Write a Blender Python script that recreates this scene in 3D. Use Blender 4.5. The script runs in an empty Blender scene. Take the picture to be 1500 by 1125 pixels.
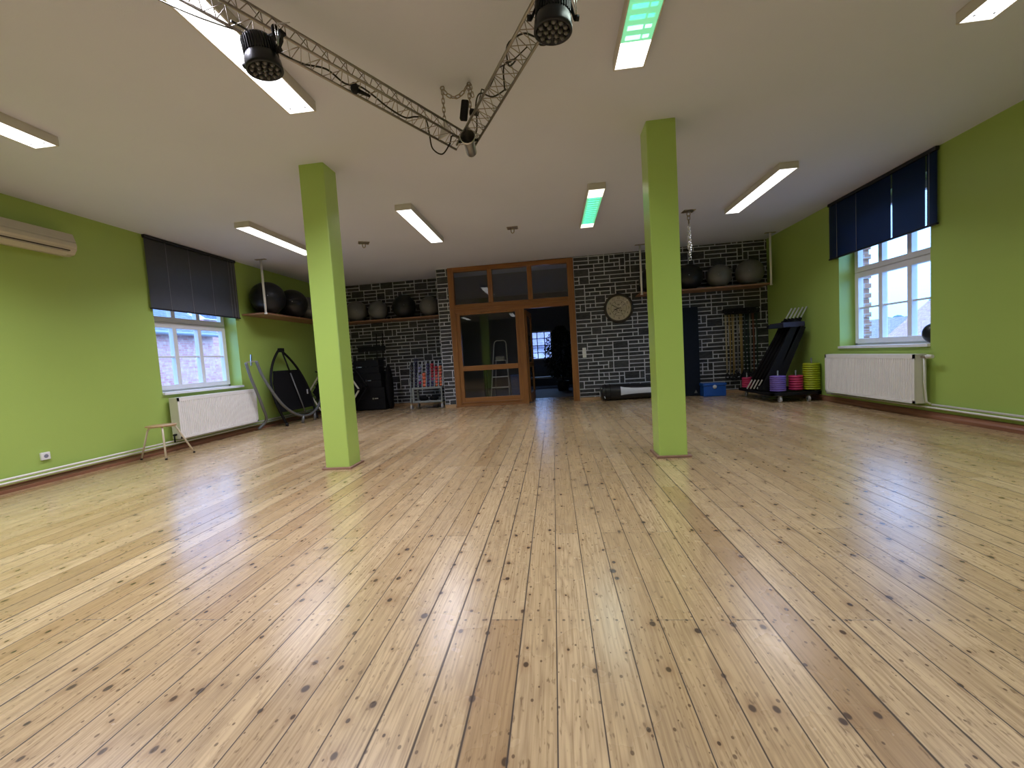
import bpy, bmesh, math, random
from mathutils import Vector, Matrix
random.seed(11)
sc = bpy.context.scene
COL = sc.collection
PI = math.pi

# ------------------------------------------------------------------ camera
def cam_setup():
    p, y, r = 0.0638, 0.1016, 0.0630
    cy, sy, cp, sp, cr, sr = math.cos(y), math.sin(y), math.cos(p), math.sin(p), math.cos(r), math.sin(r)
    fwd0 = Vector((-sy, cy, 0)); right0 = Vector((cy, sy, 0)); up = Vector((0, 0, 1))
    fwd = fwd0 * cp - up * sp
    down = -(up * cp + fwd0 * sp)
    R = right0 * cr + down * sr
    D = -right0 * sr + down * cr
    cd = bpy.data.cameras.new('camera'); cam = bpy.data.objects.new('camera', cd); COL.objects.link(cam)
    cd.sensor_fit = 'HORIZONTAL'; cd.sensor_width = 36; cd.lens = 617.7178 / 1500 * 36
    cd.clip_start = .05; cd.clip_end = 400
    m = Matrix((R, -D, -fwd)).transposed().to_4x4(); m.translation = Vector((0, 0, 1.08))
    cam.matrix_world = m
    sc.camera = cam
cam_setup()

# ------------------------------------------------------------------ room constants (metres)
XL, XR = -5.756, 4.612
YB, YREC, YN = 9.60, 10.55, -4.0
DXL, DXR = -2.30, 0.545            # door assembly
RET = -2.57                        # right end of the left recess
def HZ(x): return 3.1968 + .0061 * x

# ------------------------------------------------------------------ node helper
class N:
    def __init__(s, name):
        s.m = bpy.data.materials.new(name); s.m.use_nodes = True
        s.t = s.m.node_tree; s.t.nodes.clear()
        s.out = s.t.nodes.new('ShaderNodeOutputMaterial')
        s.b = s.t.nodes.new('ShaderNodeBsdfPrincipled')
        s.t.links.new(s.b.outputs[0], s.out.inputs[0])
    def n(s, typ, ins=None, **kw):
        nd = s.t.nodes.new('ShaderNode' + typ)
        for k, v in kw.items(): setattr(nd, k, v)
        for k, v in (ins or {}).items(): s.set(nd, k, v)
        return nd
    def set(s, nd, k, v):
        i = nd.inputs[k]
        if isinstance(v, bpy.types.NodeSocket): s.t.links.new(v, i)
        elif isinstance(v, bpy.types.Node): s.t.links.new(v.outputs[0], i)
        else:
            if isinstance(v, (tuple, list)) and len(v) == 3 and i.type == 'RGBA': v = (*v, 1)
            i.default_value = v
    def math(s, op, a, b=None, c=None):
        nd = s.t.nodes.new('ShaderNodeMath'); nd.operation = op
        for i, v in enumerate((a, b, c)):
            if v is not None: s.set(nd, i, v)
        return nd.outputs[0]
    def mix(s, f, a, b, blend='MIX'):
        nd = s.t.nodes.new('ShaderNodeMix'); nd.data_type = 'RGBA'; nd.blend_type = blend
        s.set(nd, 0, f); s.set(nd, 6, a); s.set(nd, 7, b)
        return nd.outputs[2]
    def ramp(s, f, a, b):
        nd = s.n('MapRange', {0: f, 1: a, 2: b}); nd.clamp = True
        return nd.outputs[0]
    def comb(s, x, y, z):
        nd = s.t.nodes.new('ShaderNodeCombineXYZ')
        s.set(nd, 0, x); s.set(nd, 1, y); s.set(nd, 2, z)
        return nd.outputs[0]

def mat(name, col, rough=.5, metal=0., spec=.5, var=.06, scale=12., bump=0., emit=None, es=0., coat=0., stretch=None):
    k = N(name)
    co = k.n('TexCoord').outputs['Object']
    if stretch:
        co = k.n('Mapping', {'Vector': co, 'Scale': stretch}).outputs[0]
    nz = k.n('TexNoise', {'Vector': co, 'Scale': scale, 'Detail': 4.}).outputs[0]
    c2 = tuple(min(1, c * (1 + var) + var * .01) for c in col); c1 = tuple(c * (1 - var) for c in col)
    k.set(k.b, 'Base Color', k.mix(nz, c1, c2))
    k.set(k.b, 'Roughness', rough); k.set(k.b, 'Metallic', metal); k.set(k.b, 'Specular IOR Level', spec)
    if coat: k.set(k.b, 'Coat Weight', coat); k.set(k.b, 'Coat Roughness', .15)
    if bump:
        bp = k.n('Bump', {'Height': nz, 'Strength': bump, 'Distance': .01})
        k.set(k.b, 'Normal', bp)
    if emit:
        k.set(k.b, 'Emission Color', emit); k.set(k.b, 'Emission Strength', es)
    return k.m

def srgb(r, g, b):
    f = lambda c: (c / 255 / 12.92) if c / 255 <= .04045 else ((c / 255 + .055) / 1.055) ** 2.4
    return (f(r), f(g), f(b))

def paint_mat(name, col, rough=.42, spec=.5):
    """rolled wall paint with a faint orange peel"""
    k = N(name)
    co = k.n('TexCoord').outputs['Object']
    a = k.n('TexNoise', {'Vector': co, 'Scale': .9, 'Detail': 3.}).outputs[0]
    f = k.n('TexNoise', {'Vector': co, 'Scale': 130., 'Detail': 2.}).outputs[0]
    k.set(k.b, 'Base Color', k.mix(a, tuple(c * .95 for c in col), tuple(c * 1.05 for c in col)))
    k.set(k.b, 'Roughness', rough); k.set(k.b, 'Specular IOR Level', spec)
    k.set(k.b, 'Normal', k.n('Bump', {'Height': f, 'Strength': .18, 'Distance': .004}))
    return k.m

def floor_mat():
    k = N('floor boards')
    W, X0 = .13565, -.7263
    co = k.n('TexCoord').outputs['Object']
    sp = k.n('SeparateXYZ', {0: co}); x, y = sp.outputs[0], sp.outputs[1]
    u = k.math('DIVIDE', k.math('SUBTRACT', x, X0), W)
    bi = k.math('FLOOR', u); fu = k.math('FRACT', u)
    r1 = k.n('TexWhiteNoise', {'W': bi}, noise_dimensions='1D').outputs[0]
    r1b = k.n('TexWhiteNoise', {'W': k.math('ADD', bi, 57.3)}, noise_dimensions='1D').outputs[0]
    # board ends fall on joist rows 0.83 m apart
    row = k.math('FLOOR', k.math('MULTIPLY', r1, 5.))
    v = k.math('DIVIDE', k.math('ADD', y, k.math('MULTIPLY', row, .83)), 4.15)
    bj = k.math('FLOOR', v); fv = k.math('FRACT', v)
    r2 = k.n('TexWhiteNoise', {'Vector': k.comb(bi, bj, 3.1)}, noise_dimensions='2D')
    rc, rcol = r2.outputs[0], r2.outputs[1]
    off = k.math('MULTIPLY', rc, 37.)
    # cathedral grain
    gv = k.comb(k.math('ADD', k.math('MULTIPLY', x, 7.), off), k.math('MULTIPLY', y, .55), off)
    gn = k.n('TexNoise', {'Vector': gv, 'Scale': 1., 'Detail': 2., 'Roughness': .45}).outputs[0]
    rings = k.math('POWER', k.math('ADD', .5, k.math('MULTIPLY', .5, k.math('SINE', k.math('MULTIPLY', gn, 120.)))), 2.5)
    fine = k.n('TexNoise', {'Vector': k.comb(k.math('MULTIPLY', x, 130.), k.math('MULTIPLY', y, 4.), off), 'Scale': 1., 'Detail': 3.}).outputs[0]
    patch = k.n('TexNoise', {'Vector': k.comb(k.math('ADD', k.math('MULTIPLY', x, 5.), off), k.math('MULTIPLY', y, 1.3), 0.), 'Scale': 1., 'Detail': 3.}).outputs[0]
    base = k.mix(rc, (.47, .325, .165), (.60, .44, .25))
    base = k.mix(k.ramp(k.n('SeparateXYZ', {0: rcol}).outputs[1], .78, .86), base, (.42, .275, .135))
    base = k.mix(k.math('MULTIPLY', rings, .30), base, (.27, .17, .085))
    base = k.mix(k.math('MULTIPLY', k.ramp(fine, .42, .72), .55), base, (.20, .12, .055))
    base = k.mix(k.math('MULTIPLY', k.ramp(patch, .5, .8), .30), base, (.32, .235, .155))
    # knots
    def knots(sx, sy, rad, keep, seed):
        vv = k.comb(k.math('ADD', k.math('MULTIPLY', x, sx), seed), k.math('MULTIPLY', y, sy), 0.)
        vo = k.n('TexVoronoi', {'Vector': vv, 'Scale': 1., 'Randomness': 1.}, voronoi_dimensions='2D')
        d = vo.outputs['Distance']; c = k.n('SeparateXYZ', {0: vo.outputs['Color']})
        live = k.ramp(c.outputs[0], keep, keep + .02)
        size = k.math('MULTIPLY', k.math('ADD', c.outputs[1], .45), rad)
        core = k.math('SUBTRACT', 1., k.ramp(k.math('DIVIDE', d, size), .75, 1.15))
        halo = k.math('SUBTRACT', 1., k.ramp(k.math('DIVIDE', d, size), .9, 4.0))
        return k.math('MULTIPLY', core, live), k.math('MULTIPLY', halo, live)
    c1, h1 = knots(7.5, 5.5, .062, .42, 0.)
    c2, h2 = knots(15., 11., .060, .45, 4.4)
    c3, h3 = knots(3.6, 2.9, .042, .74, 9.1)
    base = k.mix(k.math('MULTIPLY', h1, .38), base, (.24, .125, .05))
    base = k.mix(k.math('MULTIPLY', h3, .34), base, (.20, .12, .065))
    base = k.mix(k.math('MULTIPLY', c1, .9), base, (.050, .027, .014))
    base = k.mix(k.math('MULTIPLY', c2, .75), base, (.075, .040, .02))
    base = k.mix(k.math('MULTIPLY', c3, .9), base, (.040, .022, .018))
    # dark speckles along the grain
    sv = k.n('TexNoise', {'Vector': k.comb(k.math('MULTIPLY', x, 85.), k.math('MULTIPLY', y, 26.), off), 'Scale': 1., 'Detail': 2.}).outputs[0]
    base = k.mix(k.math('MULTIPLY', k.ramp(sv, .62, .72), .6), base, (.13, .075, .035))
    # nails in two rows per joist
    ny = k.math('ABSOLUTE', k.math('SUBTRACT', k.math('FRACT', k.math('DIVIDE', k.math('ADD', y, .035), .83)), .04))
    nx = k.math('ABSOLUTE', k.math('SUBTRACT', k.math('ABSOLUTE', k.math('SUBTRACT', fu, .5)), .28))
    nd = k.math('SQRT', k.math('ADD', k.math('POWER', k.math('MULTIPLY', ny, .83), 2.), k.math('POWER', k.math('MULTIPLY', nx, W), 2.)))
    nail = k.math('SUBTRACT', 1., k.ramp(nd, .0045, .0075))
    base = k.mix(k.math('MULTIPLY', nail, .8), base, (.045, .028, .018))
    # gaps
    e = k.math('MINIMUM', fu, k.math('SUBTRACT', 1., fu))
    gw = k.math('ADD', .016, k.math('MULTIPLY', k.math('POWER', r1b, 2.), .022))
    gap = k.math('SUBTRACT', 1., k.ramp(k.math('DIVIDE', e, gw), .5, 1.3))
    ej = k.math('MULTIPLY', k.math('MINIMUM', fv, k.math('SUBTRACT', 1., fv)), 4.15)
    gj = k.math('SUBTRACT', 1., k.ramp(ej, .0008, .0025))
    g = k.math('MAXIMUM', gap, k.math('MULTIPLY', gj, .7))
    base = k.mix(k.math('MULTIPLY', g, .95), base, (.030, .014, .006))
    k.set(k.b, 'Base Color', base)
    worn = k.n('TexNoise', {'Vector': co, 'Scale': 2.3, 'Detail': 4.}).outputs[0]
    k.set(k.b, 'Roughness', k.math('ADD', k.math('MULTIPLY', worn, .14), k.math('ADD', .20, k.math('MULTIPLY', g, .4))))
    k.set(k.b, 'Specular IOR Level', .5); k.set(k.b, 'Coat Weight', .45); k.set(k.b, 'Coat Roughness', .24); k.set(k.b, 'Coat IOR', 1.55)
    und = k.n('TexNoise', {'Vector': k.comb(k.math('MULTIPLY', x, 9.), k.math('MULTIPLY', y, 2.2), 0.), 'Scale': 1., 'Detail': 2.}).outputs[0]
    h = k.math('ADD', k.math('MULTIPLY', und, .30), k.math('SUBTRACT', k.math('MULTIPLY', fine, .05), k.math('MULTIPLY', g, .9)))
    h = k.math('SUBTRACT', h, k.math('MULTIPLY', k.math('ADD', h1, h3), .10))
    k.set(k.b, 'Normal', k.n('Bump', {'Height': h, 'Strength': .30, 'Distance': .006}))
    return k.m

def wood_mat(name, a, b, rough=.4, axis='Z', scale=1.):
    k = N(name)
    co = k.n('TexCoord').outputs['Object']
    s = {'X': (1.5, 22, 22), 'Y': (22, 1.5, 22), 'Z': (22, 22, 1.5)}[axis]
    co = k.n('Mapping', {'Vector': co, 'Scale': tuple(q * scale for q in s)}).outputs[0]
    nz = k.n('TexNoise', {'Vector': co, 'Scale': 1., 'Detail': 5., 'Distortion': .6}).outputs[0]
    k.set(k.b, 'Base Color', k.mix(k.ramp(nz, .3, .7), a, b))
    k.set(k.b, 'Roughness', rough)
    k.set(k.b, 'Normal', k.n('Bump', {'Height': nz, 'Strength': .15, 'Distance': .004}))
    return k.m

def stone_mat():
    k = N('slate stone wallpaper')
    g = k.n('NewGeometry'); r = g.outputs['Random Per Island']
    co = k.n('TexCoord').outputs['Object']
    nz = k.n('TexNoise', {'Vector': k.n('Mapping', {'Vector': co, 'Scale': (14, 14, 60)}), 'Scale': 1., 'Detail': 4.}).outputs[0]
    c = k.mix(r, (.020, .022, .024), (.060, .062, .065))
    c = k.mix(k.math('MULTIPLY', k.ramp(nz, .45, .75), .5), c, (.11, .11, .115))
    c = k.mix(k.math('MULTIPLY', k.ramp(nz, .5, .25), .6), c, (.015, .016, .018))
    k.set(k.b, 'Base Color', c); k.set(k.b, 'Roughness', .62); k.set(k.b, 'Specular IOR Level', .35)
    return k.m

def brick_mat(name, c1, c2, mortar, sx=4., ax='x', bh=.3, bw=.9):
    k = N(name)
    co = k.n('TexCoord').outputs['Object']; q = k.n('SeparateXYZ', {0: co})
    v = k.comb(q.outputs[1] if ax == 'x' else q.outputs[0], q.outputs[2], 0.)
    bt = k.n('TexBrick', {'Vector': v, 'Color1': c1, 'Color2': c2, 'Mortar': mortar, 'Scale': sx, 'Mortar Size': .025, 'Bias': 0., 'Brick Width': bw, 'Row Height': bh})
    nz = k.n('TexNoise', {'Vector': co, 'Scale': 7., 'Detail': 6.}).outputs[0]
    k.set(k.b, 'Base Color', k.mix(k.math('MULTIPLY', k.ramp(nz, .5, .75), .6), bt.outputs[0], tuple(min(1, c * 1.5) for c in c2)))
    k.set(k.b, 'Roughness', .85)
    return k.m

def glass_mat(name, rough=0., tint=(1, 1, 1)):
    """thin pane: clear with a Fresnel reflection, one sheet"""
    k = N(name)
    k.t.nodes.remove(k.b)
    tr = k.n('BsdfTransparent', {'Color': tint})
    gl = k.n('BsdfGlossy', {'Roughness': rough, 'Color': (1, 1, 1)})
    fr = k.n('Fresnel', {'IOR': 1.5})
    bf = k.n('NewGeometry').outputs['Backfacing']
    f = k.math('MULTIPLY', k.math('MINIMUM', k.math('MULTIPLY', fr.outputs[0], 1.35), 1.), k.math('SUBTRACT', 1., bf))
    mx = k.n('MixShader', {0: f, 1: tr, 2: gl})
    k.t.links.new(mx.outputs[0], k.out.inputs[0])
    return k.m

def emis_mat(name, col, s):
    k = N(name)
    nz = k.n('TexNoise', {'Vector': k.n('TexCoord').outputs['Object'], 'Scale': 9.}).outputs[0]
    k.set(k.b, 'Base Color', (.8, .8, .8)); k.set(k.b, 'Emission Color', k.mix(nz, tuple(c * .95 for c in col), col))
    k.set(k.b, 'Emission Strength', s); k.set(k.b, 'Roughness', .4)
    return k.m

M = {}
M['floor'] = floor_mat()
M['green'] = paint_mat('lime green wall paint', (.385, .545, .125), .40)
M['greencol'] = paint_mat('lime green column paint', (.430, .625, .145), .28)
M['white'] = paint_mat('matt ceiling paint', (.68, .72, .89), .8, .2)
M['stone'] = stone_mat()
M['mortar'] = mat('pale mortar', (.56, .58, .62), .8, spec=.2)
M['pipewhite'] = mat('white enamel', (.78, .78, .74), .3)
M['rad'] = mat('radiator enamel', (.86, .86, .85), .32)
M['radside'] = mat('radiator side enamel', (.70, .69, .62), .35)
M['pvc'] = mat('white window plastic', (.80, .81, .84), .3)
M['skirt'] = wood_mat('red brown skirting', (.20, .085, .045), (.30, .14, .08), .4, 'Y')
M['skirtx'] = wood_mat('pale pine skirting', (.42, .26, .13), (.52, .33, .18), .4, 'X')
M['colbase'] = wood_mat('dull red base trim', (.22, .12, .09), (.30, .17, .12), .45, 'X')
M['dwood'] = wood_mat('orange brown door wood', (.22, .085, .022), (.34, .145, .040), .35, 'Z')
M['dwoodx'] = wood_mat('orange brown door wood rail', (.22, .085, .022), (.34, .145, .040), .35, 'X')
M['shelf'] = wood_mat('brown shelf board', (.26, .13, .07), (.36, .20, .12), .5, 'X')
M['housing'] = mat('lamp housing', (.62, .60, .56), .45)
M['lampwhite'] = emis_mat('lit lamp diffuser', (1., 1., 1.), 2.6)
M['lampwarm'] = emis_mat('lit warm diffuser', (1., .97, .80), 1.6)
M['lampgreen'] = emis_mat('lit green filter', (.0, .80, .36), .75)
M['lampcyan'] = emis_mat('lit green louvre cell', (.02, 1., .72), 1.1)
M['lampaqua'] = emis_mat('lit pale louvre cell', (.45, 1., .85), 1.6)
M['alu'] = mat('brushed aluminium', (.62, .61, .58), .35, 1.)
M['ladder'] = mat('pale aluminium', (.82, .83, .84), .45, .25)
M['trussm'] = mat('dull truss aluminium', (.34, .31, .28), .42, .9)
M['steel'] = mat('bright zinc steel', (.78, .79, .80), .2, 1.)
M['chrome'] = mat('chrome', (.85, .85, .86), .08, 1.)
M['dull'] = mat('dull plated steel', (.42, .37, .31), .4, .9)
M['black'] = mat('black plastic', (.008, .008, .009), .5, spec=.25)
M['blackm'] = mat('black painted metal', (.007, .007, .008), .6, spec=.2)
M['blackf'] = mat('black fabric', (.006, .006, .007), .9, spec=.15, var=.3, bump=.3, scale=60)
M['parblack'] = mat('satin black lamp case', (.008, .009, .012), .35, spec=.4)
M['lens'] = mat('dark lamp lens', (.06, .06, .062), .16, 0, .9)
M['spotlens'] = mat('silvery spotlight lens', (.22, .22, .23), .1, .6)
M['barsteel'] = mat('polished bar end', (.86, .87, .89), .3, .35)
M['cable'] = mat('black rubber cable', (.010, .010, .010), .5)
M['greyblind'] = mat('grey blind slat', (.115, .120, .135), .4, var=.1)
M['blueblind'] = mat('navy blue blind slat', (.006, .026, .105), .42, var=.1)
M['blindrail'] = mat('dark blind rail', (.012, .013, .018), .4)
M['cord'] = mat('pale blind cord', (.30, .31, .34), .6)
M['ac'] = mat('cream air conditioner plastic', (.56, .52, .44), .4)
M['acdark'] = mat('air conditioner slot', (.03, .025, .02), .6)
M['ballblack'] = mat('charcoal exercise ball vinyl', (.012, .013, .015), .36, var=.15, spec=.4)
M['ballgrey'] = mat('silver grey exercise ball vinyl', (.150, .152, .150), .36, var=.1)
M['stoolwood'] = wood_mat('plywood seat', (.42, .27, .14), (.52, .35, .19), .4, 'Y')
M['stoolleg'] = mat('cream stool leg enamel', (.74, .68, .56), .35)
M['grey'] = mat('grey painted steel tube', (.17, .18, .18), .4, .3)
M['cream'] = mat('cream tube', (.52, .50, .38), .45)
M['trol'] = mat('grey trolley steel', (.22, .24, .24), .4, .3)
M['rubberwheel'] = mat('grey castor rubber', (.40, .40, .40), .5)
M['purple'] = mat('purple weight plate', (.17, .11, .42), .45)
M['magenta'] = mat('magenta weight plate', (.50, .03, .11), .45)
M['lime'] = mat('lime weight plate', (.36, .43, .012), .45)
M['bluebox'] = mat('royal blue plastic', (.010, .085, .38), .4)
M['navy'] = mat('navy gym mat', (.005, .009, .018), .8, var=.2, spec=.2)
M['darkplum'] = mat('dark blue tray', (.030, .030, .075), .5)
M['bagwhite'] = mat('white bag panel', (.66, .68, .72), .5)
M['bagblack'] = mat('black bag leather', (.012, .012, .014), .3)
M['clockrim'] = mat('dark bronze clock rim', (.035, .026, .016), .35)
M['clockface'] = mat('aged cream clock face', (.50, .44, .31), .6, var=.12, scale=5)
M['clockink'] = mat('dark clock ink', (.03, .02, .012), .6)
M['glass'] = glass_mat('window pane glass')
M['doorglass'] = glass_mat('door pane glass', .0, (.92, .95, .96))
M['domeglass'] = glass_mat('clock glass')
M['latex_y'] = mat('tan latex tube', (.40, .30, .12), .45)
M['latex_y2'] = mat('pale latex tube', (.52, .46, .30), .45)
M['latex_g'] = mat('dark green latex tube', (.010, .035, .025), .5)
M['latex_r'] = mat('dull red latex tube', (.20, .07, .04), .45)
M['latex_gr'] = mat('grey latex tube', (.30, .31, .28), .45)
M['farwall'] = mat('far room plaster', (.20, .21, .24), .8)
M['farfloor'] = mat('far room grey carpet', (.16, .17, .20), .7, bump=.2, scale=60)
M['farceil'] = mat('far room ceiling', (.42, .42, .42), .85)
M['leaf'] = mat('dark green leaf', (.010, .022, .010), .5, var=.3)
M['pot'] = mat('dark plant pot', (.02, .02, .022), .5)
M['tableblue'] = mat('blue tabletop', (.012, .045, .16), .4)
M['brickL'] = brick_mat('pale red facade brick', (.72, .31, .28), (.85, .52, .46), (.7, .52, .48), 3.6, 'x')
M['brickR'] = brick_mat('orange facade brick', (.50, .25, .18), (.40, .19, .13), (.5, .45, .42), 3.6, 'y')
M['slate'] = brick_mat('blue grey roof tile', (.16, .19, .27), (.22, .25, .33), (.10, .12, .17), 3.0, 'x')
M['rooftile'] = brick_mat('mauve roof tile', (.23, .20, .27), (.30, .26, .34), (.17, .15, .2), 2.0, 'x')
M['gable'] = brick_mat('pink gable tile', (.42, .25, .30), (.50, .33, .38), (.3, .2, .25), 3.0, 'x')
M['gutter'] = mat('zinc gutter', (.35, .38, .43), .4, .5)
M['yard'] = mat('yard paving', (.25, .26, .27), .9)
M['socket'] = mat('white socket plastic', (.82, .83, .84), .3)
M['socketin'] = mat('socket recess', (.22, .23, .30), .5)
DB = {'navy': (.012, .014, .045), 'lilac': (.19, .20, .34), 'orange': (.60, .12, .06), 'indigo': (.03, .03, .10),
      'crimson': (.32, .015, .03), 'coral': (.58, .10, .07), 'tangerine': (.55, .15, .06), 'black': (.012, .012, .014), 'plum': (.25, .02, .10)}
for kx, c in DB.items(): M['db_' + kx] = mat(kx + ' dumbbell vinyl', c, .4)

# ------------------------------------------------------------------ mesh builder
class MB:
    def __init__(s): s.v = []; s.f = []; s.sm = []; s.mi = []; s.cur = 0
    def _add(s, vs, fs, smooth=False):
        b = len(s.v); s.v += [tuple(q) for q in vs]
        for q in fs: s.f.append([b + i for i in q]); s.sm.append(smooth); s.mi.append(s.cur)
        return s
    def box(s, x0, x1, y0, y1, z0, z1, m=None):
        vs = [Vector((x, y, z)) for z in (z0, z1) for y in (y0, y1) for x in (x0, x1)]
        if m is not None: vs = [m @ q for q in vs]
        return s._add(vs, [(0, 2, 3, 1), (4, 5, 7, 6), (0, 1, 5, 4), (2, 6, 7, 3), (0, 4, 6, 2), (1, 3, 7, 5)])
    def bar(s, p0, p1, w, h, up=(0, 0, 1)):
        p0, p1 = Vector(p0), Vector(p1); d = (p1 - p0).normalized()
        u = Vector(up)
        if abs(d.dot(u)) > .98: u = Vector((1, 0, 0))
        a = d.cross(u).normalized(); b = a.cross(d)
        vs = []
        for p in (p0, p1):
            for i, j in ((-1, -1), (1, -1), (1, 1), (-1, 1)): vs.append(p + a * i * w / 2 + b * j * h / 2)
        return s._add(vs, [(0, 1, 2, 3), (4, 7, 6, 5), (0, 4, 5, 1), (1, 5, 6, 2), (2, 6, 7, 3), (3, 7, 4, 0)])
    def tube(s, pts, r, n=8, closed=False, caps=True, radii=None):
        pts = [Vector(p) for p in pts]; k = len(pts); rings = []; prev = None
        for i, p in enumerate(pts):
            if closed: d = pts[(i + 1) % k] - pts[i - 1]
            else: d = pts[min(i + 1, k - 1)] - pts[max(i - 1, 0)]
            d.normalize()
            if prev is None:
                u = Vector((0, 0, 1)) if abs(d.z) < .9 else Vector((1, 0, 0))
                a = d.cross(u).normalized()
            else: a = (prev - d * prev.dot(d)).normalized()
            prev = a; b = d.cross(a); rr = radii[i] if radii else r
            rings.append([p + (a * math.cos(t) + b * math.sin(t)) * rr for t in [2 * PI * j / n for j in range(n)]])
        vs = [q for R_ in rings for q in R_]; fs = []
        for i in range(k if closed else k - 1):
            o, o2 = i * n, ((i + 1) % k) * n
            for j in range(n): fs.append((o + j, o + (j + 1) % n, o2 + (j + 1) % n, o2 + j))
        s._add(vs, fs, True)
        if caps and not closed:
            b = len(s.v) - len(vs)
            s.f.append([b + j for j in range(n)][::-1]); s.sm.append(False); s.mi.append(s.cur)
            s.f.append([b + (k - 1) * n + j for j in range(n)]); s.sm.append(False); s.mi.append(s.cur)
        return s
    def cyl(s, p0, p1, r, n=16, r2=None): return s.tube([p0, p1], r, n, radii=[r, r if r2 is None else r2])
    def lathe(s, prof, n=24, m=None, smooth=True):
        """prof: list of (radius, z); axis z"""
        vs = []
        for (r, z) in prof:
            for j in range(n):
                t = 2 * PI * j / n; q = Vector((r * math.cos(t), r * math.sin(t), z)); vs.append(m @ q if m else q)
        fs = []
        for i in range(len(prof) - 1):
            for j in range(n): fs.append((i * n + j, i * n + (j + 1) % n, (i + 1) * n + (j + 1) % n, (i + 1) * n + j))
        return s._add(vs, fs, smooth)
    def sphere(s, c, r, n=20, sq=(1, 1, 1)):
        c = Vector(c); prof = []
        h = max(6, n // 2)
        vs = []; fs = []
        for i in range(h + 1):
            ph = PI * i / h
            for j in range(n):
                t = 2 * PI * j / n
                vs.append(c + Vector((r * sq[0] * math.sin(ph) * math.cos(t), r * sq[1] * math.sin(ph) * math.sin(t), -r * sq[2] * math.cos(ph))))
        for i in range(h):
            for j in range(n): fs.append((i * n + j, i * n + (j + 1) % n, (i + 1) * n + (j + 1) % n, (i + 1) * n + j))
        return s._add(vs, fs, True)
    def prism(s, poly, d, m=None):
        """poly of 3D points, extruded by vector d"""
        poly = [Vector(p) for p in poly]; d = Vector(d); k = len(poly)
        vs = poly + [p + d for p in poly]
        fs = [tuple(range(k))[::-1], tuple(range(k, 2 * k))] + [(i, (i + 1) % k, k + (i + 1) % k, k + i) for i in range(k)]
        return s._add(vs, fs)
    def torus(s, c, R_, r, ax='z', n=24, m=8, sc_=(1, 1)):
        pts = []
        for j in range(n):
            t = 2 * PI * j / n; a, b = R_ * sc_[0] * math.cos(t), R_ * sc_[1] * math.sin(t)
            q = {'z': (a, b, 0), 'y': (a, 0, b), 'x': (0, a, b)}[ax]; pts.append(Vector(c) + Vector(q))
        return s.tube(pts, r, m, closed=True)
    def link(s, c, L, W, r, d, side):
        """chain link around centre c: long axis d, wide axis side"""
        d, side = Vector(d).normalized(), Vector(side).normalized(); pts = []
        for j in range(14):
            t = 2 * PI * j / 14; a, b = math.cos(t), math.sin(t)
            pts.append(Vector(c) + d * (a * W / 2 + (L / 2 - W / 2) * (1 if a > 0 else -1)) + side * b * W / 2)
        return s.tube(pts, r, 6, closed=True)
    def chain(s, p0, p1, L=.05, W=.024, r=.004, sag=0.):
        p0, p1 = Vector(p0), Vector(p1); n = max(2, int((p1 - p0).length / (L * .72) + .5))
        if sag: n = int(n * 1.15)
        P = [p0.lerp(p1, i / n) - Vector((0, 0, sag * 4 * (i / n) * (1 - i / n))) for i in range(n + 1)]
        for i in range(n):
            d = (P[i + 1] - P[i]); h = Vector((1, 0, 0)) if abs(d.normalized().x) < .8 else Vector((0, 1, 0))
            a = d.cross(h); side = a if i % 2 else d.cross(a)
            s.link((P[i] + P[i + 1]) / 2, L, W, r, d, side)
        return s
    def pieces(s):
        par_ = list(range(len(s.v)))
        def find(a):
            while par_[a] != a: par_[a] = par_[par_[a]]; a = par_[a]
            return a
        for q in s.f:
            r0 = find(q[0])
            for i in q[1:]: par_[find(i)] = r0
        out = {}
        for k, q in enumerate(s.f):
            r0 = find(q[0]); b, mp = out.setdefault(r0, (MB(), {}))
            for i in q:
                if i not in mp: mp[i] = len(b.v); b.v.append(s.v[i])
            b.f.append([mp[i] for i in q]); b.sm.append(s.sm[k]); b.mi.append(s.mi[k])
        return [b for b, _ in out.values()]
    def mesh(s, name, mats, bevel=0.):
        me = bpy.data.meshes.new(name); me.from_pydata(s.v, [], s.f); me.update()
        for m_ in mats: me.materials.append(m_)
        me.polygons.foreach_set('use_smooth', s.sm); me.polygons.foreach_set('material_index', s.mi)
        bm = bmesh.new(); bm.from_mesh(me); bmesh.ops.recalc_face_normals(bm, faces=bm.faces)
        bm.to_mesh(me); bm.free()
        return me

def link_obj(name, mb, mats, parent=None, org=(0, 0, 0), bevel=0.):
    if not isinstance(mats, (list, tuple)): mats = [mats]
    if any(abs(c) > 1e-9 for c in org):
        o_ = Vector(org); mb.v = [tuple(Vector(q) - o_) for q in mb.v]
    ob = bpy.data.objects.new(name, mb.mesh(name, mats)); COL.objects.link(ob)
    if parent: ob.parent = parent
    if bevel:
        md = ob.modifiers.new('bevel', 'BEVEL'); md.width = bevel; md.segments = 2; md.limit_method = 'ANGLE'
    return ob

def props(o, label=None, cat=None, group=None, kind=None):
    if label: o['label'] = label
    if cat: o['category'] = cat
    if group: o['group'] = group
    if kind: o['kind'] = kind
    return o

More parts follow.
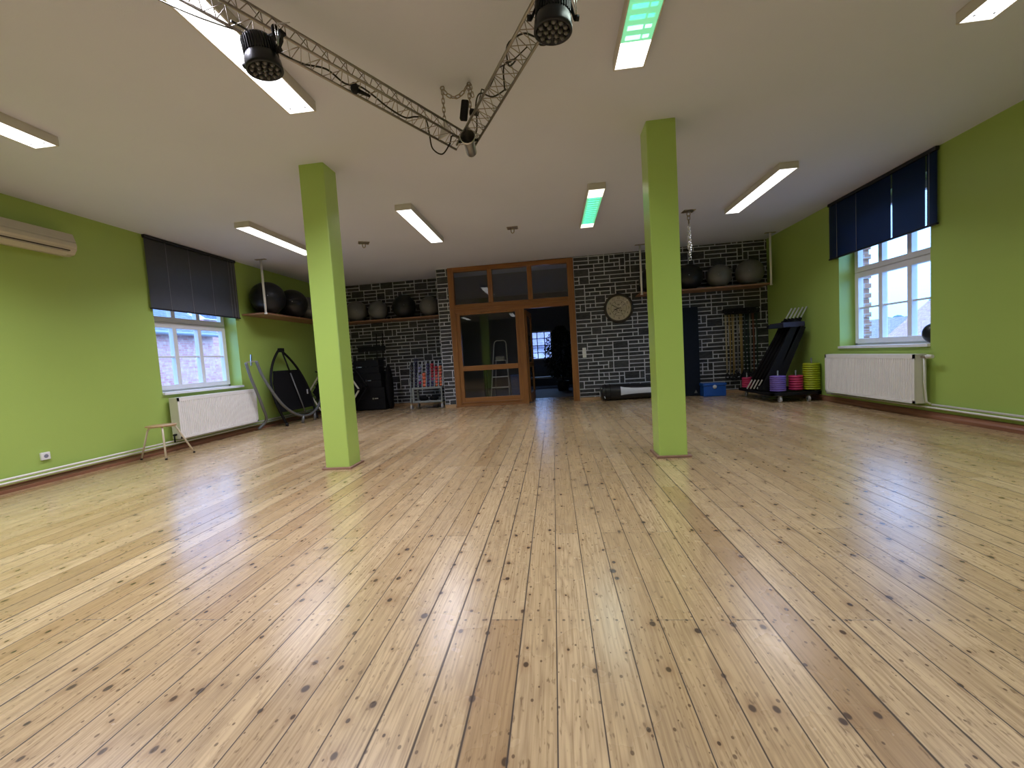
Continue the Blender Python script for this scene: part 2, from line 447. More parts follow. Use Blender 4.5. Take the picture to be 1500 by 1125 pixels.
SPLIT = {'safety_wire', 'side_cover', 'diffuser', 'clip', 'louvre_cells', 'screw', 'bracket', 'leg', 'foot_cap', 'rear_frame', 'foot', 'support_foot', 'yoke_knob', 'strand', 'latch', 'base_trim'}
class T:
    """a thing: Empty at its base; parts built in world coordinates"""
    def __init__(s, name, label, cat, loc, group=None, kind=None):
        s.o = bpy.data.objects.new(name, None); COL.objects.link(s.o); s.o.location = loc
        s.o.empty_display_size = .05; s.loc = loc
        props(s.o, label, cat, group, kind)
    def part(s, name, mb, m, parent=None, bevel=0., label=None):
        if name in SPLIT:
            for piece in mb.pieces():
                o = link_obj(name, piece, m, parent or s.o, s.loc, bevel)
                if label: o['label'] = label
            return o
        o = link_obj(name, mb, m, parent or s.o, s.loc, bevel)
        if label: o['label'] = label
        return o

def single(name, mb, m, label, cat, loc=(0, 0, 0), group=None, bevel=0.):
    o = link_obj(name, mb, m, None, loc, bevel); o.location = loc
    return props(o, label, cat, group)

def struct(name, mb, m, label=None, parent=None, bevel=0.):
    o = link_obj(name, mb, m, parent, bevel=bevel)
    if not parent: props(o, label, {'w': 'wall', 'f': 'floor', 'c': 'ceiling', 'b': 'baseboard', 't': 'trim'}.get(name[0], 'wall') if label else None, kind='structure')
    return o

def dup(root, loc=None, rz=None, label=None, group=None):
    c = root.copy(); COL.objects.link(c)
    if loc is not None: c.location = loc
    if rz is not None: c.rotation_euler[2] = rz
    if label: c['label'] = label
    if group: c['group'] = group
    def kids(a, b):
        for ch in list(a.children):
            d = ch.copy(); COL.objects.link(d); d.parent = b; kids(ch, d)
    kids(root, c)
    return c

# ------------------------------------------------------------------ ROOM SHELL
struct('floor', MB().box(XL - .6, XR + .7, YN - .1, YREC + .1, -.12, 0), M['floor'], 'varnished knotty pine board floor running to the far wall')
def slab_poly(x0, x1, y0, y1):
    b = MB()
    vs = [(x0, y0, HZ(x0)), (x1, y0, HZ(x1)), (x1, y1, HZ(x1)), (x0, y1, HZ(x0))]
    return b.prism(vs, (0, 0, .2))
struct('ceiling', slab_poly(XL - .7, XR + .7, YN - .1, YREC + .15), M['white'], 'plain off-white ceiling carrying the long lamps')
ZT = 3.26
def side_wall(x_in, x_out, y0, y1, oy0, oy1, oz0, oz1):
    b = MB(); a, c = min(x_in, x_out), max(x_in, x_out)
    b.box(a, c, y0, oy0, 0, ZT); b.box(a, c, oy1, y1, 0, ZT)
    b.box(a, c, oy0, oy1, 0, oz0); b.box(a, c, oy0, oy1, oz1, ZT)
    return b
LW = (5.665, 7.275, .865, 2.97); RW = (5.68, 7.33, .91, 3.0)
bl = side_wall(XL, XL - .27, YN, YREC + .1, *LW); struct('wall_left', bl, M['green'], 'lime green left wall with the grey blind window')
br_ = side_wall(XR, XR + .30, YN, YB + .1, *RW); struct('wall_right', br_, M['green'], 'lime green right wall with the navy blind window')
struct('wall_rear', MB().box(XL - .3, XR + .3, YN - .2, YN, 0, ZT), M['farwall'], 'dim grey wall behind the camera')

def stone_wall(name, x0, x1, z0, z1, yf, label, thick=.25, seed=3):
    rnd = random.Random(seed)
    cw, chh = .112, .086
    nx, nz = int(math.ceil((x1 - x0) / cw)), int(math.ceil((z1 - z0) / chh))
    used = [[False] * nx for _ in range(nz)]
    b = MB(); b.cur = 0
    b.box(x0, x1, yf, yf + thick, z0, z1); b.cur = 1
    for j in range(nz):
        for i in range(nx):
            if used[j][i]: continue
            w = rnd.choices([1, 2, 3, 4], [3, 4, 4, 2])[0]; h = rnd.choices([1, 2], [7, 2 if rnd.random() < .5 else 1])[0]
            if w >= 4: h = 1
            k = 0
            while k < w and i + k < nx and not used[j][i + k]: k += 1
            w = k
            if h == 2 and (j + 1 >= nz or any(used[j + 1][i + q] for q in range(w))): h = 1
            for jj in range(h):
                for q in range(w): used[j + jj][i + q] = True
            g = .0095
            xa, xb = x0 + i * cw + g, min(x1, x0 + (i + w) * cw) - g
            za, zb = z0 + j * chh + g, min(z1, z0 + (j + h) * chh) - g
            if xb - xa < .02 or zb - za < .015: continue
            J = lambda: rnd.uniform(-.0035, .0035)
            y = yf - .002
            vs = [(xa + J(), y, za + J()), (xb + J(), y, za + J()), (xb + J(), y, zb + J()), (xa + J(), y, zb + J())]
            o = len(b.v); b.v += vs; b.f.append([o, o + 1, o + 2, o + 3]); b.sm.append(False); b.mi.append(1)
    return struct(name, b, [M['mortar'], M['stone']], label)
stone_wall('wall_back', DXR, XR + .02, 0, ZT, YB, 'dark slate stone wallpaper wall with the clock, right of the door', seed=5)
stone_wall('wall_pier', RET, DXL, 0, ZT, YB, 'narrow slate stone strip between the recess and the door', seed=8)
stone_wall('wall_recess', XL, RET, 0, ZT, YREC, 'slate stone wall set back behind the dumbbell trolley', seed=21)
struct('wall_return', MB().box(RET - .004, RET + .1, YB + .25, YREC, 0, ZT), M['stone'], 'short return wall closing the recess beside the door')

# baseboards
struct('baseboard_left', MB().prism([(XL, YN, 0), (XL + .055, YN, 0), (XL + .055, YN, .035), (XL + .03, YN, .055), (XL + .022, YN, .075), (XL, YN, .075)], (0, YREC - YN, 0)), M['skirt'], 'red brown wooden skirting along the left wall')
struct('baseboard_right', MB().prism([(XR, YN, 0), (XR - .045, YN, 0), (XR - .045, YN, .035), (XR - .03, YN, .055), (XR - .022, YN, .085), (XR, YN, .085)], (0, YB - YN, 0)), M['skirt'], 'red brown wooden skirting along the right wall')
struct('baseboard_back', MB().box(DXR + .01, XR, YB - .022, YB - .002, 0, .065), M['skirtx'], 'pale pine skirting under the stone wall')
struct('baseboard_pier', MB().box(RET, DXL - .01, YB - .03, YB - .002, 0, .065), M['skirtx'], 'pale pine skirting block left of the door')
struct('baseboard_recess', MB().box(XL, RET, YREC - .022, YREC - .002, 0, .065), M['skirtx'], 'pale pine skirting in the recess')
# painted niche edge at the right border
struct('trim_1', MB().box(XR - .025, XR, 3.2, 4.60, 1.10, 2.10), M['green'], 'raised green painted wall panel at the right edge', bevel=.004)

# ------------------------------------------------------------------ columns
def column(x, y, w, d, label):
    t = T('pillar', label, 'pillar', (x + w / 2, y + d / 2, 0), 'green pillars', 'structure')
    t.part('shaft', MB().box(x, x + w, y, y + d, 0, HZ(x) + .05), M['greencol'], bevel=.010)
    b = MB(); g = .03
    for (a0, a1, b0, b1) in ((x - g, x + w + g, y - g, y), (x - g, x + w + g, y + d, y + d + g), (x - g, x, y, y + d), (x + w, x + w + g, y, y + d)):
        b.box(a0, a1, b0, b1, 0, .022)
    t.part('base_trim', b, M['colbase'], bevel=.004)
column(-2.497, 4.246, .267, .262, 'square lime green pillar nearer the window with the grey blind')
column(.985, 4.215, .268, .266, 'square lime green pillar nearer the window with the navy blind')

# ------------------------------------------------------------------ ceiling lamps
LW_, LH = .225, .078
def lamp(x, y0, y1, label, green=None):
    zc = HZ(x); t = T('ceiling_lamp', label, 'lamp', (x, (y0 + y1) / 2, zc - LH), 'long ceiling lamps')
    b = MB(); h = LW_ / 2; e = .012
    b.box(x - h, x + h, y0, y1, zc - .008, zc + .002)
    b.box(x - h, x - h + e, y0, y1, zc - LH, zc - .008); b.box(x + h - e, x + h, y0, y1, zc - LH, zc - .008)
    b.box(x - h + e, x + h - e, y0, y0 + e, zc - LH, zc - .008); b.box(x - h + e, x + h - e, y1 - e, y1, zc - LH, zc - .008)
    t.part('housing', b, M['housing'], bevel=.003)
    d = MB().box(x - h + e, x + h - e, y0 + e, y1 - e, zc - LH + .004, zc - LH + .010)
    if not green:
        dd = t.part('diffuser', d, M['lampwhite'])
        c = MB()
        for q in (y0 + .07, y1 - .07):
            for sx in (-.06, .06): c.box(x + sx - .007, x + sx + .007, q - .006, q + .006, zc - LH + .0015, zc - LH + .0035)
        t.part('clip', c, M['socketin'])
    else:
        ga, gb = green
        t.part('diffuser', MB().box(x - h + e, x + h - e, y0 + e, ga, zc - LH + .004, zc - LH + .010).box(x - h + e, x + h - e, gb, y1 - e, zc - LH + .004, zc - LH + .010), M['lampwarm'] if y0 > 5 else M['lampwhite'])
        f = t.part('colour_filter', MB().box(x - h + e, x + h - e, ga, gb, zc - LH + .006, zc - LH + .010), M['lampgreen'], label='green colour filter over the tube')
        c = MB(); c2 = MB(); n = int((gb - ga) / .085)
        for i in range(n):
            yy = ga + (i + .3) * (gb - ga) / n
            tgt = c2 if (i >= n - 2 and y0 < 5) else c
            tgt.box(x - .075, x + .02, yy, yy + .034, zc - LH + .003, zc - LH + .0055)
            tgt.box(x + .035, x + .075, yy + .004, yy + .03, zc - LH + .003, zc - LH + .0055)
        t.part('louvre_cells', c, M['lampcyan'], f)
        if c2.v: t.part('louvre_cells', c2, M['lampaqua'], f)
    return t
POW = 36
def lamp_light(x, y0, y1, p, col=(.98, .975, 1.16)):
    ld = bpy.data.lights.new('lamp_tube_light', 'AREA'); ld.shape = 'RECTANGLE'; ld.size = LW_ - .04; ld.size_y = y1 - y0 - .05
    ld.energy = p; ld.color = col; ld.spread = math.radians(136)
    o = bpy.data.objects.new('lamp_tube_light', ld); COL.objects.link(o); o.location = (x, (y0 + y1) / 2, HZ(x) - LH + .001)
rows = [(1.66, 3.31), (5.56, 7.21)]
names = {(0, 0): 'white ceiling lamp nearest the air conditioner at the left border',
         (0, 1): 'white ceiling lamp crossing behind the black stage light at the top left',
         (0, 2): 'green filtered ceiling lamp cut off by the top border',
         (0, 3): 'white ceiling lamp cut off in the top right corner',
         (1, 0): 'white ceiling lamp partly hidden by the pillar near the grey blind',
         (1, 1): 'white ceiling lamp beyond the truss corner, clear of both pillars',
         (1, 2): 'small green filtered ceiling lamp with yellowish ends',
         (1, 3): 'white ceiling lamp nearest the navy blind'}
for r_, (y0, y1) in enumerate(rows):
    for c_, x in enumerate((-4.165, -1.865, .665, 2.955)):
        gr = None
        if c_ == 2: gr = (y0 + .02, y1 - .27) if r_ == 0 else (y0 + .30, y1 - .20)
        lamp(x, y0, y1, names[(r_, c_)], gr)
        if c_ == 2: lamp_light(x, y0, y1, POW * .35, (.88, 1., .92))
        else: lamp_light(x, y0, y1, POW * (1.40, 1.20, 1., .78)[c_] * (1.12 if r_ == 0 else .72))
for c_, x in enumerate((-4.165, -1.865, .665, 2.955)):
    lamp(x, -2.2, -.55, 'white ceiling lamp behind the camera, counted %s from the air conditioner side' % ['first', 'second', 'third', 'fourth'][c_])
    lamp_light(x, -2.2, -.55, POW * .6)

# ------------------------------------------------------------------ windows
def window(name, xin, sgn, O, mz, muns, label, pane_z):
    """sgn -1: left wall (outside towards -x)"""
    y0, y1, z0, z1 = O
    root = bpy.data.objects.new(name, None); COL.objects.link(root); root.location = (xin, (y0 + y1) / 2, z0)
    props(root, label, 'window', kind='structure'); org = tuple(root.location)
    X = lambda a, b: (min(xin + sgn * a, xin + sgn * b), max(xin + sgn * a, xin + sgn * b))
    def P(nm, b, m, bev=.004):
        o = link_obj(nm, b, m, root, org, bev); return o
    d0, d1 = .235, .300
    b = MB(); xa, xb = X(d0, d1)
    for a in ((y0, y0 + .05, z0, z1), (y1 - .05, y1, z0, z1), (y0, y1, z0, z0 + .05), (y0, y1, z1 - .05, z1), (y0 + .05, y1 - .05, mz - .035, mz + .035)):
        b.box(xa, xb, *a)
    P('window_frame', b, M['pvc'])
    xa, xb = X(d0 - .022, d1 - .01)
    for nm, (a, c) in (('lower_sash', (z0 + .035, mz - .005)), ('upper_sash', (mz + .012, z1 - .035))):
        b = MB(); f = .075
        b.box(xa, xb, y0 + .03, y0 + .03 + f, a, c); b.box(xa, xb, y1 - .03 - f, y1 - .03, a, c)
        b.box(xa, xb, y0 + .03 + f, y1 - .03 - f, a, a + f); b.box(xa, xb, y0 + .03 + f, y1 - .03 - f, c - f, c)
        for q in muns: b.box(xa, xb, q - .036, q + .036, a + f, c - f)
        s_ = P(nm, b, M['pvc'])
        if nm == 'lower_sash':
            mm = MB(); zz = pane_z; x2, x3 = X(d0 + .0, d1 - .025); mm.box(x2, x3, y0 + .1, y1 - .1, zz - .012, zz + .012)
            o = link_obj('muntin', mm, M['pvc'], s_, (0, 0, 0)); mmv = o.data
            for v in mmv.vertices: v.co -= Vector(org)
        g = MB(); x2, x3 = X(.268, .272); g.box(x2, x3, y0 + .08, y1 - .08, a + .05, c - .05)
        o = link_obj('pane', g, M['glass'], s_, org)
    b = MB(); xa, xb = X(-.035, d0 - .02); b.box(xa, xb, y0 - .0, y1 + .0, z0 - .03, z0 + .006) ; P('window_sill', b, M['pvc'])
    h = MB(); xa, xb = X(d0 - .05, d0 - .02); h.box(xa, xb, y0 + .055, y0 + .085, 1.35, 1.5); P('handle', h, M['pvc'])
    return root
LWi = (LW[0], LW[1], LW[2] + .005, LW[3])
window('window_1', XL, -1, LWi, 1.955, (6.205, 6.68), 'white window beside the grey blind, looking on a brick house', 1.42)
window('window_2', XR, 1, (RW[0], RW[1], RW[2] + .005, RW[3]), 2.05, (6.265, 6.775), 'white window under the navy blind, looking on open sky', 1.50)
# toothed outer brick jambs and lintels
def outer_brick(name, xa, xb, y0, y1, sign, m, label):
    b = MB(); z = .2; i = 0
    while z < 3.2:
        w = .10 if i % 2 else .055
        if sign > 0: b.box(xa, xb, y1 - w - .04, y1 + .5, z, z + .075)
        else: b.box(xa, xb, y0 - .5, y0 + w + .04, z, z + .075)
        z += .078; i += 1
    return struct(name, b, m, label)
outer_brick('trim_2', XR + .32, XR + .62, RW[0], RW[1] + .345, 1, M['brickR'], 'toothed orange brick reveal outside the window under the navy blind')

# ------------------------------------------------------------------ blinds
def blind(xin, sgn, y0, y1, zb, slatm, label, gaps, cords, holes=True):
    zt = HZ(xin) - .005; xc = xin + sgn * .035
    t = T('venetian_blind', label, 'blind', (xc, (y0 + y1) / 2, zb))
    t.part('head_rail', MB().box(xc - .022, xc + .022, y0, y1, zt - .045, zt), M['blindrail'], bevel=.003)
    b = MB(); n = int((zt - .05 - zb) / .0205); th = math.radians(64)
    hw = .0150
    for i in range(n):
        z = zb + .02 + i * (zt - .06 - zb) / n
        dx, dz = hw * math.cos(th) * -sgn, hw * math.sin(th)
        def quad(a, c, ya, yb):
            o = len(b.v)
            b.v += [(xc + dx * a, ya, z + dz * a), (xc + dx * a, yb, z + dz * a), (xc + dx * c, yb, z + dz * c), (xc + dx * c, ya, z + dz * c)]
            b.f.append([o, o + 1, o + 2, o + 3]); b.sm.append(False); b.mi.append(0)
        seg = [y0 + .004]
        for g in gaps: seg += [g - .011, g + .011]
        seg.append(y1 - .004)
        if holes and gaps:
            quad(-1.05, -.25, y0 + .004, y1 - .004)
            for j in range(0, len(seg), 2): quad(-.25, 1.05, seg[j], seg[j + 1])
        else: quad(-1.05, 1.05, y0 + .004, y1 - .004)
    t.part('slats', b, slatm)
    t.part('bottom_rail', MB().box(xc - .016, xc + .016, y0, y1, zb - .012, zb + .010), M['blindrail'], bevel=.003)
    for g in cords: t.part('cord', MB().cyl((xc - sgn * -.016, g, zb), (xc - sgn * -.016, g, zt - .04), .0028, 6), M['cord'])
    return t
blind(XL, 1, 5.605, 7.345, 2.11, M['greyblind'], 'half lowered grey venetian blind over the left wall window', [], [5.93, 6.33, 6.76, 7.16, 7.23, 7.29])
blind(XR, -1, 5.545, 7.50, 2.335, M['blueblind'], 'half lowered navy venetian blind with dotted cord holes', [5.70, 6.225], [5.64, 6.86, 7.29])

# ------------------------------------------------------------------ radiators
def radiator(xin, sgn, y0, y1, z0, z1, label, valve_y):
    d0, d1 = .045, .185
    t = T('radiator', label, 'radiator', (xin + sgn * .11, (y0 + y1) / 2, z0))
    X = lambda a, b: (min(xin + sgn * a, xin + sgn * b), max(xin + sgn * a, xin + sgn * b))
    xa, xb = X(d0, d1 - .012)
    t.part('side_cover', MB().box(xa, xb, y0, y0 + .006, z0, z1 - .006).box(xa, xb, y1 - .006, y1, z0, z1 - .006), M['radside'])
    g = MB(); g.box(xa, xb, y0, y1, z1 - .006, z1)
    n = int((y1 - y0) / .03)
    t.part('top_grille', g, M['rad'])
    # ribbed front panel
    b = MB(); m = 46; w = (y1 - y0 - .06) / m
    prof = []
    xf = xin + sgn * d1; xr = xin + sgn * (d1 - .010)
    b.box(*sorted((xr, xf)), y0, y1, z1 - .055, z1); b.box(*sorted((xr, xf)), y0, y1, z0, z0 + .035)
    b.box(*sorted((xr, xf)), y0, y0 + .03, z0, z1); b.box(*sorted((xr, xf)), y1 - .03, y1, z0, z1)
    b.box(*sorted((xr - sgn * .004, xr)), y0, y1, z0, z1)
    for i in range(m):
        ya = y0 + .03 + i * w
        b.prism([(xr, ya + w * .15, z0 + .035), (xr, ya + w * .85, z0 + .035), (xf, ya + w * .7, z0 + .035), (xf, ya + w * .3, z0 + .035)], (0, 0, z1 - z0 - .09))
    t.part('front_panel', b, M['rad'])
    xm = xin + sgn * .02
    t.part('bracket', MB().box(*sorted((xin + sgn * .003, xin + sgn * d0)), y0 + .25, y0 + .29, z0 + .05, z1 - .05).box(*sorted((xin + sgn * .003, xin + sgn * d0)), y1 - .29, y1 - .25, z0 + .05, z1 - .05), M['radside'])
    return t
rl = radiator(XL, 1, 5.705, 7.365, .175, .790, 'white ribbed panel radiator under the window on the left wall', 0)
v = MB().cyl((XL + .11, 5.70, .24), (XL + .11, 5.655, .24), .016, 10).cyl((XL + .11, 5.665, .24), (XL + .11, 5.665, .13), .010, 8)
rl.part('valve', v, M['black'], label='small black lower valve')
rr = radiator(XR, -1, 5.68, 7.41, .185, .800, 'white ribbed panel radiator under the window on the right wall', 0)
v = MB().cyl((XR - .10, 5.68, .765), (XR - .10, 5.63, .765), .014, 10).cyl((XR - .10, 5.645, .765), (XR - .10, 5.60, .765), .022, 12)
rr.part('valve', v, M['dull'], label='dull metal upper valve')
rr.part('thermostat_knob', MB().cyl((XR - .10, 5.60, .77), (XR - .10, 5.53, .77), .026, 14, .022), M['pipewhite'])
rr.part('riser_pipe', MB().tube([(XR - .10, 5.645, .75), (XR - .095, 5.645, .45), (XR - .075, 5.645, .21), (XR - .045, 5.62, .185)], .012, 10), M['pipewhite'])

# heating pipes
def pipe(name, pts, label):
    return single(name, MB().tube(pts, .0125, 8), M['pipewhite'], label, 'pipe', group='heating pipes')
pipe('heating_pipe', [(XL + .075, YN + .1, .148), (XL + .075, 5.68, .148), (XL + .075, YREC - .7, .148)], 'upper white heating pipe along the left wall skirting')
pipe('heating_pipe', [(XL + .075, YN + .1, .108), (XL + .075, YREC - .7, .108)], 'lower white heating pipe along the left wall skirting')
pipe('heating_pipe', [(XR - .045, YN + .1, .178), (XR - .045, 5.60, .178)], 'upper white heating pipe along the right wall skirting')
pipe('heating_pipe', [(XR - .045, YN + .1, .138), (XR - .045, 5.35, .138), (XR - .045, 7.6, .138)], 'lower white heating pipe along the right wall skirting')

# ------------------------------------------------------------------ air conditioner
def ac_unit():
    y0, y1, z0, z1 = 3.55, 4.60, 2.60, 2.875
    t = T('air_conditioner', 'cream wall mounted air conditioner high on the left wall', 'air conditioner', (XL, (y0 + y1) / 2, z0))
    x = XL
    t.part('body', MB().prism([(x, y0, z1), (x + .155, y0, z1 - .015), (x + .185, y0, z1 - .10), (x + .19, y0, z1 - .165), (x + .19, y0, z0 + .075), (x + .15, y0, z0 + .015), (x + .08, y0, z0), (x, y0, z0 + .01)], (0, y1 - y0, 0)), M['ac'], bevel=.008)
    t.part('front_panel', MB().prism([(x + .187, y0 + .012, z1 - .11), (x + .203, y0 + .012, z1 - .13), (x + .208, y0 + .012, z0 + .10), (x + .190, y0 + .012, z0 + .08)], (0, y1 - y0 - .024, 0)), M['ac'], bevel=.004)
    t.part('outlet_slot', MB().prism([(x + .184, y0 + .05, z0 + .060), (x + .178, y0 + .05, z0 + .048), (x + .170, y0 + .05, z0 + .052), (x + .176, y0 + .05, z0 + .064)], (0, y1 - y0 - .12, 0)), M['acdark'])
    t.part('air_flap', MB().prism([(x + .176, y0 + .06, z0 + .035), (x + .12, y0 + .06, z0 - .004), (x + .115, y0 + .06, z0 + .004), (x + .17, y0 + .06, z0 + .043)], (0, y1 - y0 - .14, 0)), M['ac'])
ac_unit()

# socket
t = T('wall_socket', 'white wall socket low on the left wall near the pipes', 'socket', (XL, 4.14, .30))
t.part('cover_plate', MB().box(XL, XL + .028, 4.10, 4.185, .258, .343), M['socket'], bevel=.006)
t.part('socket_recess', MB().cyl((XL + .0275, 4.143, .30), (XL + .0295, 4.143, .30), .021, 18), M['socketin'])
t = T('light_switch', 'tall white double light switch on the stone wall right of the door', 'switch', (.70, YB, 1.0))
t.part('cover_plate', MB().box(.655, .735, YB - .022, YB - .002, .965, 1.185), M['socket'], bevel=.004)
t.part('rocker', MB().box(.668, .722, YB - .028, YB - .02, 1.09, 1.165), M['pipewhite'], bevel=.002)
t.part('rocker', MB().box(.668, .722, YB - .028, YB - .02, .985, 1.06), M['pipewhite'], bevel=.002)

# ------------------------------------------------------------------ stool
def stool():
    c = Vector((-5.40, 5.235, 0)); zt = .45
    t = T('stool', 'low stool with round plywood seat and cream legs beside the radiator', 'stool', tuple(c))
    t.part('seat', MB().lathe([(.0, zt - .014), (.160, zt - .014), (.172, zt - .007), (.172, zt), (.165, zt + .006), (0, zt + .006)], 36, Matrix.Translation(c)), M['stoolwood'])
    feet = [(-5.66, 5.15), (-5.225, 5.085), (-5.20, 5.50), (-5.60, 5.45)]
    for (fx, fy) in feet:
        d = Vector((fx - c.x, fy - c.y, 0)); u = d.normalized()
        pts = [c + u * .05 + Vector((0, 0, zt - .022)), c + u * .115 + Vector((0, 0, zt - .022)), c + u * .15 + Vector((0, 0, zt - .034)), c + u * .168 + Vector((0, 0, zt - .065)), Vector((fx, fy, .012))]
        l = t.part('leg', MB().tube(pts, .0115, 10), M['stoolleg'])
        t.part('rubber_foot', MB().cyl((fx, fy, 0), (fx, fy, .02), .014, 10), M['black'], l)
stool()

# ------------------------------------------------------------------ shelves, poles, balls
def pole(x, y, z0, label):
    zc = HZ(x)
    t = T('shelf_pole', label, 'pole', (x, y, z0), 'white shelf hanging poles')
    t.part('tube', MB().cyl((x, y, z0 - .03), (x, y, zc - .01), .020, 14), M['pipewhite'])
    t.part('ceiling_plate', MB().box(x - .10, x + .10, y - .03, y + .03, zc - .008, zc + .001), M['dull'])
    t.part('end_cap', MB().cyl((x, y, z0 - .055), (x, y, z0 - .03), .027, 14), M['pipewhite'])
pole(-5.262, 7.43, 2.215, 'white hanging pole holding the front end of the left wall ball shelf')
pole(1.885, 9.03, 2.245, 'white hanging pole right of the clock')
pole(4.415, 9.03, 2.245, 'white hanging pole in the right corner near the trolley')
ZS = 2.20
single('ball_shelf', MB().box(XL + .003, -5.285, 7.44, 9.95, ZS - .03, ZS), M['shelf'], 'brown wall shelf carrying exercise balls on the left wall', 'shelf', (XL, 8.7, ZS), bevel=.003)
single('ball_shelf', MB().box(-5.28, RET - .01, 10.02, YREC - .004, ZS - .03, ZS), M['shelf'], 'brown wall shelf in the recess left of the door', 'shelf', (-4, 10.3, ZS), bevel=.003)
single('ball_shelf', MB().box(1.86, 4.44, 9.055, YB - .004, 2.215, 2.245), M['shelf'], 'brown wall shelf right of the clock', 'shelf', (3, 9.3, 2.2), bevel=.003)
def ball(x, y, zs, r, m, label):
    b = MB(); b.sphere((x, y, zs + r * .985), r, 40, (1, 1, .985))
    t = T('exercise_ball', label, 'exercise ball', (x, y, zs), 'exercise balls')
    t.part('shell', b, m)
    z = zs + r * .985
    rings = MB()
    for q in (-.12, -.06, 0, .06, .12):
        rr_ = math.sqrt(max(0, 1 - (q / 1.0) ** 2)) * r
        rings.torus((x, y, z + q * r * .985 * 1.6), math.sqrt(1 - (q * 1.6) ** 2) * r * 1.000, .0016, n=48, m=5)
    t.part('grip_rib', rings, m)
    d = Vector((-x, -y, .3)).normalized(); p = Vector((x, y, z)) + d * r
    t.part('valve_plug', MB().cyl(p - d * .004, p + d * .003, .009, 10), M['cord'])
ball(-5.44, 7.78, ZS, .315, M['ballblack'], 'large charcoal exercise ball beside the hanging pole on the left wall shelf')
ball(-5.44, 8.55, ZS, .300, M['ballblack'], 'charcoal exercise ball second along the left wall shelf')
ball(-5.47, 9.20, ZS, .265, M['ballgrey'], 'silver grey exercise ball half hidden by the pillar on the left wall shelf')
ball(-4.85, 10.28, ZS, .265, M['ballgrey'], 'silver grey exercise ball nearest the pillar on the recess shelf')
ball(-4.29, 10.28, ZS, .245, M['ballgrey'], 'silver grey exercise ball second from the pillar on the recess shelf')
ball(-3.61, 10.25, ZS, .292, M['ballblack'], 'large black exercise ball on the recess shelf')
ball(-2.96, 10.26, ZS, .250, M['ballgrey'], 'silver grey exercise ball against the door side end of the recess shelf')
ball(2.17, 9.32, 2.245, .275, M['ballblack'], 'black exercise ball mostly hidden behind the right pillar')
ball(2.93, 9.32, 2.245, .275, M['ballblack'], 'black exercise ball below the hanging chain on the right shelf')
ball(3.515, 9.30, 2.245, .245, M['ballgrey'], 'grey exercise ball in the middle of the right shelf')
ball(4.13, 9.31, 2.245, .272, M['ballgrey'], 'grey exercise ball nearest the right wall')

# ------------------------------------------------------------------ ceiling hooks and chain
def hook(x, y, label, rz):
    z = HZ(x); t = T('ceiling_hook', label, 'hook', (x, y, z - .1), 'ceiling hooks')
    mt = Matrix.Translation((x, y, z)) @ Matrix.Rotation(rz, 4, 'Z')
    t.part('plate', MB().box(-.09, .09, -.075, .075, -.010, .001, mt), M['dull'], bevel=.002)
    t.part('eye_ring', MB().torus((x, y, z - .05), .030, .008, 'y', 20, 8, (.85, 1.25)), M['dull'])
    t.part('screw', MB().box(-.075, -.055, -.055, -.035, -.018, -.008, mt).box(.055, .075, -.055, -.035, -.018, -.008, mt).box(-.075, -.055, .035, .055, -.018, -.008, mt).box(.055, .075, .035, .055, -.018, -.008, mt), M['dull'])
hook(-3.10, 7.05, 'empty ceiling hook plate nearer the left pillar', .5)
hook(-.55, 7.05, 'empty ceiling hook plate above the door', 0)
hook(2.255, 7.10, 'ceiling hook plate with a chain hanging from it', .1)
b = MB(); z = HZ(2.255)
b.chain((2.255, 7.10, z - .075), (2.255, 7.10, z - .20), .075, .04, .007)
ch = T('hanging_chain', 'bunched bright steel chain hanging from the ceiling near the right pillar', 'chain', (2.255, 7.1, 2.45))
ch.part('carabiner', b, M['dull'])
b = MB()
for k, (dx, dy, z0, z1) in enumerate(((-.022, 0, 3.0, 2.62), (.0, -.02, 3.0, 2.56), (.024, .01, 2.99, 2.60), (.01, .02, 2.98, 2.45))):
    b.chain((2.255, 7.10, z0), (2.255 + dx, 7.10 + dy, z1), .055, .032, .006)
ch.part('chain_strand', b, M['chrome'])

# ------------------------------------------------------------------ lighting truss
TC = Vector((-.621, 3.492, 2.838)); DL = Vector((-.582, -.809, .087)).normalized(); DR = Vector((.486, -.873, .029)).normalized(); TS = .144
def chords(d):
    a = d.cross(Vector((0, 0, 1))).normalized(); b = a.cross(d)
    return [b * TS * .577, a * TS / 2 - b * TS * .289, -a * TS / 2 - b * TS * .289]
def truss(d, L, label):
    t = T('lighting_truss', label, 'truss', tuple(TC), 'aluminium lighting truss sections')
    ch_ = chords(d); s0 = .02
    for c in ch_:
        t.part('chord_tube', MB().cyl(TC + c + d * s0, TC + c + d * L, .0085, 10), M['trussm'])
    b = MB(); n = int(L / .118)
    for k in range(n):
        a0, a1 = s0 + (L - s0) * k / n, s0 + (L - s0) * (k + 1) / n; am = (a0 + a1) / 2
        for i in range(3):
            j = (i + 1) % 3
            b.tube([TC + ch_[i] + d * a0, TC + ch_[j] + d * am], .0027, 5); b.tube([TC + ch_[j] + d * am, TC + ch_[i] + d * a1], .0027, 5)
    t.part('lattice_bracing', b, M['trussm'])
    return t
tl = truss(DL, 1.98, 'triangular lattice truss section running towards the air conditioner side')
tr_ = truss(DR, 2.3, 'triangular lattice truss section running up to the top border')
# corner plates
for tt, d in ((tl, DL), (tr_, DR)):
    ch_ = chords(d); p = TC + d * (.20 if tt is tl else .10)
    tt.part('corner_plate', MB().prism([p + c * 1.05 for c in ch_], d * .008), M['alu'])
